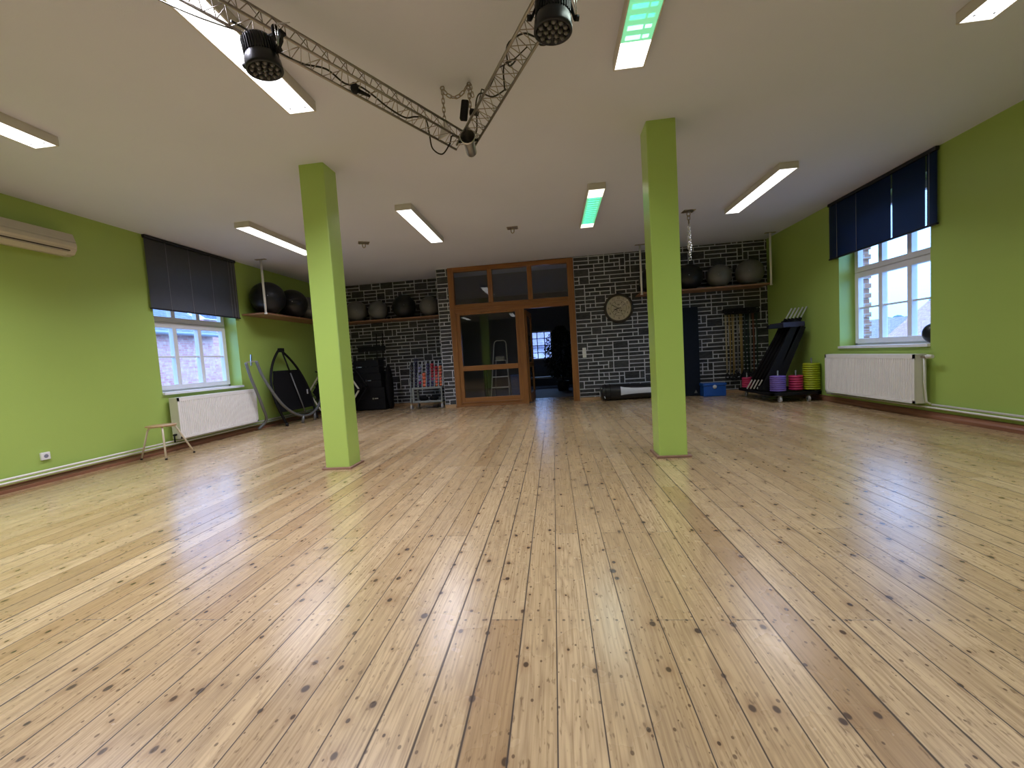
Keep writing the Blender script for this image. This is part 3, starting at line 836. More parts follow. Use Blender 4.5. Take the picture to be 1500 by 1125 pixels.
# top bar of the truss triangle across the top border
# chains carrying the truss
cl = T('truss_chain', 'steel chain from ceiling down to the truss corner with a sagging end', 'chain', (-.7, 3.34, 2.93))
cl.part('chain_strand', MB().chain((-.735, 3.335, 3.165), (-.735, 3.335, 2.935), .045, .02, .0032), M['dull'])
cl.part('sagging_strand', MB().chain((-.735, 3.335, 3.165), (-.535, 3.33, 3.175), .045, .022, .0040, sag=.075), M['dull'])
cl.part('ceiling_eye', MB().torus((-.735, 3.335, 3.178), .014, .005, 'y', 14, 6), M['dull'])
c2 = T('truss_chain', 'steel chain hanging behind the black adapter at the truss corner', 'chain', (-.53, 3.33, 2.9))
c2.part('chain_strand', MB().chain((-.530, 3.33, 3.17), (-.525, 3.33, 2.92), .045, .02, .0034), M['dull'])
c2.part('chain_strand', MB().chain((-.515, 3.325, 3.17), (-.500, 3.32, 3.08), .045, .02, .0034), M['dull'])
c2.part('ceiling_eye', MB().torus((-.525, 3.33, 3.178), .014, .005, 'y', 14, 6), M['dull'])
# suspended black adapter box + clamp
t = T('power_adapter', 'flat black adapter box hanging on the chain above the truss corner', 'adapter', (-.555, 3.25, 2.95))
mt = Matrix.Translation((-.560, 3.25, 2.945)) @ Matrix.Rotation(.18, 4, 'Y')
t.part('case', MB().box(-.028, .028, -.02, .02, -.072, .072, mt), M['black'], bevel=.010)
t.part('plug', MB().cyl((-.515, 3.25, 2.932), (-.455, 3.25, 2.915), .022, 12), M['black'])
t.part('lead', MB().tube([(-.47, 3.25, 2.92), (-.44, 3.20, 2.96), (-.40, 3.10, 2.99), (-.37, 3.02, 2.93)], .004, 6), M['cable'])

# round corner spotlight
def spot():
    c = Vector((-.552, 3.30, 2.715))
    t = T('pin_spotlight', 'small silver spotlight with round glass at the truss corner', 'spotlight', tuple(c))
    d = Vector((0.03, -.62, .78)); d = Vector((.12, -.80, -.25)).normalized()
    up = Vector((0, .30, .95))
    ax = Vector((.04, -1, .16)).normalized()
    rot = Vector((0, 0, 1)).rotation_difference(ax).to_matrix().to_4x4()
    m = Matrix.Translation(c + Vector((0, 0, .035))) @ rot
    t.part('case', MB().lathe([(0, -.15), (.036, -.15), (.042, -.14), (.042, -.02), (.055, .03), (.060, .05), (.055, .05)], 24, m), M['alu'])
    t.part('lens', MB().lathe([(.055, .047), (.036, .058), (0, .064)], 24, m), M['spotlens'])
    t.part('bezel', MB().torus((0, 0, 0), .057, .006, 'z', 28, 8), M['chrome'])
    o = t.o.children[-1]
    for v_ in o.data.vertices: v_.co = (m @ (Vector(v_.co) + Vector(t.loc) + Vector((0, 0, .05)))) - Vector(t.loc)
    t.part('yoke_knob', MB().cyl(c + Vector((-.075, -.005, .03)), c + Vector((-.045, -.005, .03)), .010, 8).cyl(c + Vector((.045, -.005, .03)), c + Vector((.075, -.005, .03)), .010, 8), M['black'])
    t.part('yoke', MB().tube([c + Vector((-.055, 0, .03)), c + Vector((-.050, .01, .10)), c + Vector((0, .03, .13)), c + Vector((.050, .01, .10)), c + Vector((.055, 0, .03))], .005, 6), M['alu'])
spot()

# par lights
def par(c, ax, r, L, label, clampto, side):
    c = Vector(c); ax = Vector(ax).normalized()
    rot = Vector((0, 0, -1)).rotation_difference(ax).to_matrix().to_4x4()
    m = Matrix.Translation(c) @ rot
    t = T('stage_spotlight', label, 'stage light', tuple(c), 'black round stage lights')
    # local: face towards -z
    t.part('case', MB().lathe([(0, L), (r * .72, L), (r * .82, L * .92), (r * .86, L * .62), (r * .86, L * .45), (r * .97, L * .30), (r, L * .08), (r, 0), (r * .90, -.004), (r * .88, .010), (0, .010)], 40, m), M['parblack'])
    f = MB()
    for j in range(36):
        a = 2 * PI * j / 36
        q = Matrix.Rotation(a, 4, 'Z')
        f.box(r * .84, r * .93, -.0022, .0022, L * .45, L * .90, m @ q)
    t.part('cooling_fins', f, M['parblack'])
    pts = [(0, 0)] + [(r * .36 * math.cos(2 * PI * k / 6), r * .36 * math.sin(2 * PI * k / 6)) for k in range(6)] + [(r * .69 * math.cos(2 * PI * k / 11 + .2), r * .69 * math.sin(2 * PI * k / 11 + .2)) for k in range(11)]
    for (px, py) in pts:
        mm = m @ Matrix.Translation((px, py, .012))
        t.part('led_lens', MB().lathe([(r * .155, 0), (r * .155, -.008), (r * .115, -.016), (r * .05, -.020), (0, -.021)], 14, mm), M['lens'])
    # bracket: two U arms
    W = m.to_3x3()
    sx = W @ Vector((1, 0, 0)); sy = W @ Vector((0, 1, 0)); up = W @ Vector((0, 0, 1))
    side_v = Vector(side).normalized(); side_v = (side_v - ax * side_v.dot(ax)).normalized()
    top = Vector(clampto)
    for k in (-1, 1):
        pr = c + side_v * k * (r + .010) + up * L * .40
        t.part('bracket_arm', MB().bar(pr, pr.lerp(top, .55) + side_v * k * r * .35, .022, .006, side_v).bar(pr.lerp(top, .55) + side_v * k * r * .35, top + side_v * k * .03, .022, .006, side_v), M['blackm'])
        t.part('bracket_knob', MB().cyl(pr, pr + side_v * k * .022, .013, 12), M['black'])
    sc_v = c + side_v * (r + .02) + up * L * .4
    t.part('safety_wire', MB().tube([sc_v, sc_v + Vector((-.012, 0, .12)), top + side_v * .07 + Vector((0, 0, .03))], .002, 5).tube([sc_v, sc_v + Vector((.006, 0, .12)), top + side_v * .09 + Vector((0, 0, .03))], .002, 5), M['steel'])
    t.part('clamp', MB().torus(top + Vector((0, 0, .012)), .028, .010, 'x', 18, 8).bar(top - side_v * .045, top + side_v * .045, .035, .014), M['blackm'])
    return t
par((-1.330, 2.050, 2.560), (.12, .06, -1.0), .084, .150, 'black round stage light with ribbed case hanging over the long white lamp', (-1.345, 2.20, 2.835), (1, -.2, .15))
par((.085, 2.14, 2.615), (-.06, .02, -1.0), .092, .160, 'black round stage light with green sheen at the top border', (.105, 2.17, 2.82), (1, .1, 0))

# cables on the truss
def cable(pts, label, r=.0042, nm='power_cable'):
    P = [Vector(p) for p in pts]; out = []
    for i in range(len(P) - 1):
        p0, p1, p2, p3 = P[max(i - 1, 0)], P[i], P[i + 1], P[min(i + 2, len(P) - 1)]
        for k in range(6):
            t_ = k / 6
            out.append(.5 * ((2 * p1) + (-p0 + p2) * t_ + (2 * p0 - 5 * p1 + 4 * p2 - p3) * t_ ** 2 + (-p0 + 3 * p1 - 3 * p2 + p3) * t_ ** 3))
    out.append(P[-1])
    return out
cb = T('truss_cable', 'black power cable looping along the left truss section', 'cable', tuple(TC), 'black cables on the truss')
aL = DL.cross(Vector((0, 0, 1))).normalized(); bL = aL.cross(DL)
def tp(s, a, b): return TC + DL * s + aL * a + bL * b
cb.part('lead', MB().tube(cable([tp(1.62, .03, -.04), tp(1.50, .05, -.03), tp(1.38, .06, -.045), tp(1.24, .07, -.03), tp(1.10, .06, .01), tp(1.00, .02, -.045), tp(.90, .02, -.01), tp(.80, .02, -.02), tp(.70, .0, -.06), tp(.55, .02, -.05), tp(.44, .05, .02), tp(.34, .06, .055), tp(.28, .09, -.02), tp(.25, .09, -.12), tp(.17, .07, -.14), tp(.12, .04, -.05), tp(.10, .03, .02), tp(.03, .02, .02)], ''), .0056, 8), M['cable'])
pl = T('cable_connector', 'black cable plug hanging inside the left truss section', 'plug', tuple(tp(.93, .02, -.05)), 'truss plugs')
pl.part('plug_body', MB().sphere(tp(.935, .015, -.045), .030, 16, (.9, .9, 1.2)), M['black'])
pl.part('plug_collar', MB().cyl(tp(.91, .012, -.05), tp(.84, -.01, -.06), .014, 12, .008), M['black'])
aR = DR.cross(Vector((0, 0, 1))).normalized(); bR = aR.cross(DR)
def tq(s, a, b): return TC + DR * s + aR * a + bR * b
cr_ = T('truss_cable', 'black cable wound around the truss section at the top border', 'cable', tuple(TC), 'black cables on the truss')
cr_.part('lead', MB().tube(cable([tq(.10, .0, .02), tq(.20, -.03, -.03), tq(.32, .0, -.01), tq(.45, .05, .02), tq(.52, .04, .06), tq(.60, -.02, .0), tq(.72, -.06, -.02), tq(.80, -.02, -.07), tq(.86, .0, .03), tq(.93, -.05, .03), tq(.97, .02, -.05), tq(1.03, .05, .02), tq(1.10, -.02, .05), tq(1.16, -.07, .0), tq(1.22, -.09, -.02), tq(1.30, -.10, .05), tq(1.34, -.02, .08), tq(1.42, .0, .03)], ''), .0050, 8), M['cable'])
cr_.part('lead', MB().tube(cable([tq(.62, .02, .05), tq(.72, .05, -.03), tq(.82, .03, .02), tq(.90, .05, -.02), tq(1.0, .0, -.03), tq(1.1, -.04, -.02)], ''), .0035, 6), M['cable'])
pk = T('cable_connector', 'black plug with looped cable beside the stage light at the top border', 'plug', tuple(tq(1.30, -.10, .0)), 'truss plugs')
pk.part('plug_body', MB().bar(tq(1.26, -.09, .0), tq(1.36, -.07, .02), .045, .05), M['black'], bevel=.008)
pk.part('lead', MB().tube(cable([tq(1.30, -.10, .0), tq(1.26, -.16, .0), tq(1.18, -.16, -.02), tq(1.15, -.10, -.03), tq(1.20, -.05, -.02)], ''), .0050, 6), M['cable'])
wl = T('truss_cable', 'thin grey cable running under the long lamp at the top border', 'cable', (-1.6, 2.0, 2.9), 'thin lamp cables')
wl.part('lead', MB().tube(cable([tp(2.25, .10, -.05), tp(2.05, .12, -.06), tp(1.9, .10, -.08), tp(1.75, .09, -.07), tp(1.6, .07, -.05)], ''), .0035, 6), M['grey'])

# ------------------------------------------------------------------ DOOR ASSEMBLY
dr = bpy.data.objects.new('door_1', None); COL.objects.link(dr); dr.location = (-.88, YB, 0)
props(dr, 'orange brown wooden door wall with three top panes, fixed glazed panel and open doorway', 'door', kind='structure')
def DP(nm, b, m, parent=None, bev=.005, label=None):
    o = link_obj(nm, b, m, parent or dr, (-.88, YB, 0), bev)
    if label: o['label'] = label
    return o
ya, yb = YB - .03, YB + .09
zt_ = 3.185
DP('side_post', MB().box(DXL, DXL + .13, ya, yb, 0, zt_), M['dwood']); DP('side_post', MB().box(DXR - .14, DXR, ya, yb, 0, zt_), M['dwood'])
DP('head_beam', MB().box(DXL + .13, DXR - .14, ya, yb, 3.085, zt_), M['dwoodx'])
DP('transom_beam', MB().box(DXL + .13, DXR - .14, ya, yb, 2.15, 2.345), M['dwoodx'])
DP('transom_moulding', MB().box(DXL + .02, DXR - .02, ya - .018, ya, 2.235, 2.262).box(DXL + .13, DXR - .14, ya - .010, ya, 2.30, 2.315), M['dwoodx'])
DP('mullion', MB().box(-1.388, -1.285, ya, yb, 2.345, 3.085), M['dwood']); DP('mullion', MB().box(-.488, -.383, ya, yb, 2.345, 3.085), M['dwood'])
DP('centre_post', MB().box(-.735, -.600, ya, yb, 0, 2.15), M['dwood'])
for a, c in ((DXL + .13, -1.388), (-1.285, -.488), (-.383, DXR - .14)):
    DP('top_pane', MB().box(a, c, YB + .028, YB + .034, 2.345, 3.085), M['doorglass'], bev=0)
# fixed panel
fx0, fx1 = DXL + .13, -.735
fp = DP('fixed_panel', MB().box(fx0, fx0 + .085, ya + .012, yb - .01, 0.03, 2.15).box(fx1 - .07, fx1, ya + .012, yb - .01, .03, 2.15).box(fx0 + .085, fx1 - .07, ya + .012, yb - .01, 2.105, 2.15), M['dwood'])
fx0 += .085; fx1 -= .07
DP('middle_rail', MB().box(fx0, fx1, ya + .008, yb - .01, .82, .935), M['dwoodx'], fp)
DP('bottom_rail', MB().box(fx0, fx1, ya + .012, yb - .01, .03, .20).box(DXL + .13, -.735, ya - .005, ya + .012, .085, .10), M['dwoodx'], fp)
DP('pane', MB().box(fx0, fx1, YB + .028, YB + .034, .935, 2.105), M['doorglass'], fp, 0)
DP('pane', MB().box(fx0, fx1, YB + .028, YB + .034, .20, .82), M['doorglass'], fp, 0)
DP('threshold', MB().box(DXL, -.60, ya - .012, yb, 0, .03), M['dwoodx'])
# open leaf, hinged on the centre post and swung into the far room
th = math.radians(86)
lm = Matrix.Translation((-.585, YB + .10, 0)) @ Matrix.Rotation(th, 4, 'Z')
lw = .96
leaf = DP('door_leaf', MB().box(0, .11, -.022, .022, .02, 2.13, lm).box(lw - .11, lw, -.022, .022, .02, 2.13, lm).box(.11, lw - .11, -.022, .022, 2.02, 2.13, lm).box(.11, lw - .11, -.022, .022, .02, .22, lm).box(.11, lw - .11, -.022, .022, .82, .93, lm), M['dwood'])
DP('pane', MB().box(.11, lw - .11, -.003, .003, .22, .82, lm).box(.11, lw - .11, -.003, .003, .93, 2.02, lm), M['doorglass'], leaf, 0)
DP('handle', MB().tube([lm @ Vector((lw - .05, -.022, 1.03)), lm @ Vector((lw - .05, -.07, 1.03)), lm @ Vector((lw - .17, -.07, 1.03))], .009, 8), M['alu'], leaf, 0)

# ------------------------------------------------------------------ FAR ROOM
FX0, FX1, FY0, FY1 = -4.2, 3.2, YREC + .1, 15.0
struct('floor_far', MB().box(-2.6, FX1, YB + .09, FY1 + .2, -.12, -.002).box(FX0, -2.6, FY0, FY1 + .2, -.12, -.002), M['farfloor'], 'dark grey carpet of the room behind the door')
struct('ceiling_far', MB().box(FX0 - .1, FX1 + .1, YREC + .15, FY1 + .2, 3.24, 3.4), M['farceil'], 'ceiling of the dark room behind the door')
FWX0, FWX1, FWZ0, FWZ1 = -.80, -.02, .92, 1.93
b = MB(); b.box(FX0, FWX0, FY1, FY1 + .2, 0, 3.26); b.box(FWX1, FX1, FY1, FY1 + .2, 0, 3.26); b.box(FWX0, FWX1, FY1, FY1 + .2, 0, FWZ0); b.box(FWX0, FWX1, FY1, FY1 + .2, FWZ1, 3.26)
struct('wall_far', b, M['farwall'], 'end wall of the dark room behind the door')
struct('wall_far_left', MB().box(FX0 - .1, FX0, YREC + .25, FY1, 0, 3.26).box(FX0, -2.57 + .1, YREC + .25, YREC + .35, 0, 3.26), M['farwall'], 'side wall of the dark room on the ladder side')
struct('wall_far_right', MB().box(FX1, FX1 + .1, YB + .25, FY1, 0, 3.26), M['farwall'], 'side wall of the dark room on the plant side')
wr = bpy.data.objects.new('window_3', None); COL.objects.link(wr); wr.location = (-.41, FY1, FWZ0); props(wr, 'small bright lattice window at the end of the dark room', 'window', kind='structure')
b = MB(); 
for a in ((FWX0, FWX0 + .05, FWZ0, FWZ1), (FWX1 - .05, FWX1, FWZ0, FWZ1), (FWX0, FWX1, FWZ0, FWZ0 + .05), (FWX0, FWX1, FWZ1 - .05, FWZ1)): b.box(a[0], a[1], FY1 + .05, FY1 + .11, a[2], a[3])
link_obj('window_frame', b, M['pvc'], wr, tuple(wr.location))
b = MB()
for q in (-.54, -.28): b.box(q - .015, q + .015, FY1 + .06, FY1 + .09, FWZ0, FWZ1)
for q in (1.17, 1.42, 1.67): b.box(FWX0, FWX1, FY1 + .06, FY1 + .09, q - .012, q + .012)
link_obj('muntin', b, M['pvc'], wr, tuple(wr.location))
link_obj('pane', MB().box(FWX0 + .03, FWX1 - .03, FY1 + .072, FY1 + .076, FWZ0 + .03, FWZ1 - .03), M['glass'], wr, tuple(wr.location))

# step ladder
def ladder():
    x0, x1, y = -1.66, -1.17, 10.85
    t = T('step_ladder', 'aluminium step ladder standing behind the glazed door panel', 'ladder', (-1.42, y, 0))
    tx0, tx1 = -1.535, -1.215
    top = 1.53
    fr = [(x0, y - .12, 0), (tx0, y + .18, top - .09), (tx0 + .02, y + .19, top - .03), (tx0 + .07, y + .20, top), (tx1 - .07, y + .20, top), (tx1 - .02, y + .19, top - .03), (tx1, y + .18, top - .09), (x1, y - .12, 0)]
    t.part('front_frame', MB().tube(fr, .014, 8), M['ladder'])
    for z in (.33, .60, .86):
        k = z / (top - .09); xa = x0 + (tx0 - x0) * k; xb = x1 + (tx1 - x1) * k; yy = y - .12 + .30 * k
        t.part('step', MB().box(xa, xb, yy - .02, yy + .06, z - .025, z), M['ladder'], bevel=.003)
    t.part('platform', MB().box(tx0 + .02, tx1 - .02, y + .02, y + .16, 1.0, 1.02), M['ladder'])
    t.part('rear_frame', MB().tube([(x0 + .02, y + .62, 0), (tx0 + .03, y + .15, 1.0)], .010, 8).tube([(x1 - .02, y + .62, 0), (tx1 - .03, y + .15, 1.0)], .010, 8), M['ladder'])
    t.part('foot_cap', MB().cyl((x0, y - .12, 0), (x0, y - .12, .04), .018, 8).cyl((x1, y - .12, 0), (x1, y - .12, .04), .018, 8), M['black'])
    single('cloth_rag', MB().box(tx0 + .03, tx1 - .05, y + .03, y + .14, 1.021, 1.12), mat('pale marbled cloth', (.42, .43, .41), .8, var=.5, scale=20, bump=.5), 'crumpled pale grey cloth on the ladder platform', 'cloth', (-1.38, y + .09, 1.02), bevel=.03)
ladder()
# blue box, table, plant, bench
t = T('storage_bin', 'dark blue lidded bin behind the glazed panel right of the ladder', 'bin', (-.86, 10.45, 0))
t.part('body', MB().box(-1.07, -.68, 10.3, 10.7, 0, .60), M['tableblue'], bevel=.01); t.part('lid', MB().box(-1.08, -.67, 10.29, 10.71, .60, .64), M['tableblue'], bevel=.008)
t = T('blue_table', 'long narrow dark blue table behind the glazed panel left of the ladder', 'table', (-2.3, 11.6, 0))
t.part('tabletop', MB().box(-2.95, -1.85, 11.4, 11.8, .86, .89), M['tableblue'])
for (x, y) in ((-2.9, 11.45), (-1.9, 11.45), (-2.9, 11.75), (-1.9, 11.75)): t.part('leg', MB().box(x - .02, x + .02, y - .02, y + .02, 0, .86), M['blackm'])
def plant():
    cx, cy = .24, 12.6
    t = T('potted_fig', 'tall dark bushy potted plant in front of the far window', 'plant', (cx, cy, 0))
    t.part('pot', MB().lathe([(0, 0), (.15, 0), (.19, .28), (.17, .28), (.16, .25), (0, .25)], 24, Matrix.Translation((cx, cy, 0))), M['pot'])
    t.part('trunk', MB().tube([(cx, cy, .2), (cx + .03, cy, .6), (cx - .02, cy, 1.0), (cx, cy, 1.7)], .022, 8), M['pot'])
    rnd = random.Random(4); b = MB()
    for i in range(3200):
        u = rnd.random(); z = .42 + 1.5 * u
        R0 = .50 * math.sin(PI * min(1, .12 + .86 * u)) ** .7
        a = rnd.uniform(0, 2 * PI); rr_ = R0 * math.sqrt(rnd.random()) * (1 + .15 * math.sin(5 * a + z * 7))
        p = Vector((cx + rr_ * math.cos(a), cy + rr_ * math.sin(a), z)); L = rnd.uniform(.05, .09)
        d = Vector((math.cos(a) * .5, math.sin(a) * .5, -rnd.uniform(.3, 1))).normalized(); s_ = d.cross(Vector((rnd.uniform(-1, 1), rnd.uniform(-1, 1), rnd.uniform(-1, 1)))).normalized()
        o = len(b.v); b.v += [tuple(p), tuple(p + d * L * .5 + s_ * L * .22), tuple(p + d * L), tuple(p + d * L * .5 - s_ * L * .22)]
        b.f.append([o, o + 1, o + 2, o + 3]); b.sm.append(False); b.mi.append(0)
    t.part('leaves', b, M['leaf'])
plant()
t = T('low_bench', 'low pale bench under the lattice window of the dark room', 'bench', (-.3, 14.2, 0))
t.part('seat', MB().box(-1.0, .45, 13.9, 14.35, .30, .36), M['bagwhite'], bevel=.01)
for x in (-.92, .37): t.part('leg', MB().box(x - .03, x + .03, 13.95, 14.3, 0, .30), M['farwall'])
# far room radiator under window
t = T('panel_radiator', 'grey panel radiator under the lattice window', 'radiator', (-.4, 14.95, .15))
t.part('front_panel', MB().box(-.75, .1, 14.9, 14.93, .0, .75), M['farwall'], bevel=.004); t.part('side_cover', MB().box(-.75, .1, 14.93, 14.998, .22, .73), M['farwall'])

# ------------------------------------------------------------------ clock
def clock():
    cx, cz, R_ = 1.489, 2.006, .318
    m = Matrix.Translation((cx, YB - .004, cz)) @ Matrix.Rotation(PI / 2, 4, 'X')
    t = T('wall_clock', 'large round wall clock with cream face and dark bronze rim', 'clock', (cx, YB, cz))
    t.part('rim', MB().lathe([(R_ - .045, .0), (R_, .0), (R_ + .004, .018), (R_ - .010, .038), (R_ - .030, .044), (R_ - .046, .030), (R_ - .048, .012)], 64, m), M['clockrim'])
    t.part('face', MB().lathe([(0, .010), (R_ - .04, .010), (R_ - .04, 0)], 64, m, False), M['clockface'])
    def txt(s, x, z, h, rot=0):
        cu = bpy.data.curves.new('numeral', 'FONT'); cu.body = s; cu.size = h; cu.align_x = 'CENTER'; cu.align_y = 'CENTER'; cu.extrude = .001
        o = bpy.data.objects.new('numeral', cu); COL.objects.link(o)
        o.matrix_world = Matrix.Translation((cx + x, YB - .0165, cz + z)) @ Matrix.Rotation(PI / 2, 4, 'X') @ Matrix.Rotation(rot, 4, 'Z')
        bpy.context.view_layer.update()
        me = bpy.data.meshes.new_from_object(o.evaluated_get(bpy.context.evaluated_depsgraph_get()))
        me.transform(Matrix.Translation((-cx, -YB, -cz)) @ o.matrix_world); me.materials.clear(); me.materials.append(M['clockink'])
        bpy.data.objects.remove(o)
        q = bpy.data.objects.new('numeral', me); COL.objects.link(q); q.parent = t.o
    for h in range(1, 13):
        a = PI / 2 - h * PI / 6
        txt(str(h), .218 * math.cos(a), .218 * math.sin(a), .066)
    b = MB()
    def ring(r, w, z0=.0118): b.lathe([(r - w, z0), (r + w, z0), (r + w, z0 - .001)], 64, m, False)
    ring(.168, .0026); ring(.262, .0012); ring(.098, .0015)
    for k in range(12):
        a = k * PI / 6; r0, r1 = .118, .158
        if k % 3 == 0: continue
        mm = m @ Matrix.Rotation(a, 4, 'Z'); b.box(r0, r1, -.006, .006, .0112, .0124, mm)
    t.part('inner_rings', b, M['clockink'])
    b = MB()
    for (x, z, w, h) in ((0, .075, .05, .018), (.045, .0, .018, .035), (.06, -.06, .03, .03), (.02, -.045, .022, .02), (-.04, -.055, .03, .022), (-.01, -.09, .035, .012), (-.055, .02, .02, .012)):
        b.box(-w / 2, w / 2, -h / 2, h / 2, .0112, .0120, m @ Matrix.Translation((x, z, 0)) @ Matrix.Rotation(x * 9, 4, 'Z'))
    t.part('dial_ornament', b, mat('faded clock ornament', (.12, .09, .05), .6))
    def hand(nm, ang, L, w):
        b = MB(); mm = m @ Matrix.Rotation(ang, 4, 'Z')
        b.prism([mm @ Vector((-.03, -w * .4, .019)), mm @ Vector((L * .55, -w, .019)), mm @ Vector((L, 0, .019)), mm @ Vector((L * .55, w, .019)), mm @ Vector((-.03, w * .4, .019))], (m.to_3x3() @ Vector((0, 0, .0015)))); t.part(nm, b, M['clockink'])
    hand('minute_hand', math.radians(153), .185, .007); hand('hour_hand', math.radians(200), .125, .014)
    t.part('hand_hub', MB().lathe([(0, .024), (.012, .024), (.012, .012)], 16, m), M['clockink'])
    t.part('cover_glass', MB().lathe([(0, .052), (.10, .050), (.18, .044), (.24, .036), (R_ - .04, .028)], 48, m), M['domeglass'])
clock()

# ------------------------------------------------------------------ punching bag on floor
def bag():
    t = T('punching_bag', 'black punching bag with white panel lying along the stone wall', 'punching bag', (1.6, 9.38, 0))
    r = .175; y, z = 9.36, .180
    m = Matrix.Translation((1.02, y, z)) @ Matrix.Rotation(PI / 2, 4, 'Y')
    t.part('body', MB().lathe([(0, -.03), (r * .7, -.03), (r * .96, 0), (r, .05), (r * 1.0, .35), (r * .93, .60), (r * .86, .9), (r * .86, 1.15), (r * .8, 1.2), (0, 1.2)], 36, m), M['bagblack'])
    w = MB()  # white panel wraps the front upper side
    n = 10; a0, a1 = math.radians(-14), math.radians(28)
    xs = [(.375, 1.0, 1.55), (.45, .975, 1.3), (.60, .93, 1.1), (.75, .90, 1.0), (.95, .86, 1.0), (1.14, .86, 1.0)]
    vs = []
    for (dx, k, sc2) in xs:
        for j in range(n + 1):
            a = a0 * sc2 + (a1 * sc2 - a0 * sc2) * j / n
            vs.append((1.02 + dx, y - (r * k + .003) * math.cos(a), z + (r * k + .003) * math.sin(a)))
    fs = [(i * (n + 1) + j, i * (n + 1) + j + 1, (i + 1) * (n + 1) + j + 1, (i + 1) * (n + 1) + j) for i in range(len(xs) - 1) for j in range(n)]
    w._add(vs, fs, True); t.part('white_panel', w, M['bagwhite'], label='white vinyl panel')
    for dx in (.06, .16):
        t.part('strap', MB().torus((1.02 + dx, y, z), r + .003, .006, 'x', 36, 6), M['blackm'])
    t.part('strap_chain', MB().chain((1.00, y - .10, z + .10), (1.06, y - .17, z - .12), .03, .016, .003), M['steel'])
bag()
# gym mats upright (behind right pillar)
t = T('upright_mat', 'tall navy folding gym mat standing against the wall behind the right pillar', 'gym mat', (2.8, 9.45, 0))
for k, (a, c) in enumerate(((9.36, 9.425), (9.432, 9.497), (9.504, 9.569))): t.part('mat_panel', MB().box(2.42, 3.10, a, c, .0, 1.89), M['navy'], bevel=.02)
t.part('corner_patch', MB().prism([(2.96, 9.357, .06), (3.03, 9.357, .06), (3.0, 9.357, .13)], (0, .003, 0)), M['grey'])
# blue box
t = T('blue_case', 'royal blue plastic case on the floor between mat and ropes', 'case', (3.29, 9.2, 0))
t.part('body', MB().box(3.07, 3.52, 9.10, 9.34, 0, .215), M['bluebox'], bevel=.012); t.part('lid', MB().box(3.06, 3.53, 9.09, 9.35, .218, .275), M['bluebox'], bevel=.012)
t.part('latch', MB().lathe([(0, .012), (.038, .012), (.042, 0)], 20, Matrix.Translation((3.29, 9.09, .20)) @ Matrix.Rotation(PI / 2, 4, 'X')), M['bagwhite'])

# ------------------------------------------------------------------ resistance tubes on wall rail
rail = T('hook_rail', 'black hook rail on the stone wall holding rubber tubes', 'rail', (4.0, 9.57, 1.78))
rail.part('board', MB().box(3.68, 4.36, 9.572, 9.596, 1.75, 1.81), M['blackm'])
for k in range(9): rail.part('hook', MB().tube([(3.72 + k * .075, 9.572, 1.78), (3.72 + k * .075, 9.50, 1.77), (3.72 + k * .075, 9.49, 1.80)], .006, 6), M['blackm'])
kinds = ['latex_y2', 'latex_y', 'latex_y', 'latex_y2', 'latex_gr', 'latex_y', 'latex_y', 'latex_g', 'latex_g', 'latex_gr', 'latex_r', 'latex_g']
tname = {'latex_y2': 'pale', 'latex_y': 'tan', 'latex_gr': 'grey', 'latex_g': 'dark green', 'latex_r': 'dull red'}
ordn = ['first', 'second', 'third', 'fourth', 'fifth', 'sixth', 'seventh', 'eighth', 'ninth', 'tenth', 'eleventh', 'twelfth']
rnd = random.Random(9)
for k, kk in enumerate(kinds):
    x = 3.705 + k * .0535; y = 9.50 - (k % 3) * .035
    zb = .42 + rnd.uniform(-.02, .06); zt2 = 1.70
    t = T('hanging_rubber_tube', '%s rubber tube with black handles, %s from the blue case along the rail' % (tname[kk], ordn[k]), 'exercise tube', (x, y, zb), 'rubber tubes hanging on the rail')
    sw = rnd.uniform(-.015, .02)
    t.part('tube', MB().tube([(x - .012, y, zt2), (x - .008 + sw, y, 1.2), (x - .006 + sw * .4, y, zb)], .0075, 7).tube([(x + .016, y + .01, zt2), (x + .013 + sw, y + .01, 1.2), (x + .012, y + .01, zb + .03)], .0075, 7), M[kk])
    for sgn_, zz in ((-1, zt2), (1, zb)):
        hy = y - .004; top = zt2 + .03 if sgn_ < 0 else zb - .01
        if sgn_ < 0:
            t.part('handle', MB().tube([(x, hy, 1.69), (x - .035, hy - .02, 1.73), (x - .04, hy - .03, 1.80), (x + .04, hy - .03, 1.80), (x + .035, hy - .02, 1.73), (x, hy, 1.69)], .013, 8).cyl((x - .04, hy - .05, 1.715), (x + .04, hy - .05, 1.70), .017, 8), M['black'])
        else:
            t.part('handle', MB().tube([(x, hy, zb), (x - .035, hy - .02, zb - .05), (x - .04, hy - .02, zb - .11), (x + .04, hy - .02, zb - .11), (x + .035, hy - .02, zb - .05), (x, hy, zb)], .014, 8), M['black'])

# ------------------------------------------------------------------ barbell trolley (right corner)
def caster(t, x, y, r=.048, m='rubberwheel'):
    f = t.part('castor', MB().bar((x, y, r * 1.2), (x, y - .01, r * 2.3), .036, .008).box(x - .024, x + .024, y - .03, y + .03, r * 2.25, r * 2.45), M['steel'])
    t.part('wheel', MB().cyl((x - .016, y, r), (x + .016, y, r), r, 22), M[m], f)
    t.part('hub_cap', MB().cyl((x - .019, y, r), (x + .019, y, r), r * .4, 12), M['steel'], f)
TX0, TX1, TY0, TY1 = 3.70, 4.52, 7.66, 8.95
t = T('barbell_trolley', 'black wheeled barbell trolley with leaning rack beside the right wall', 'trolley', (4.1, 8.3, 0))
b = MB(); z0, z1 = .12, .17
b.box(TX0, TX1, TY0, TY0 + .06, z0, z1); b.box(TX0, TX1, TY1 - .06, TY1, z0, z1); b.box(TX0, TX0 + .06, TY0, TY1, z0, z1); b.box(TX1 - .06, TX1, TY0, TY1, z0, z1)
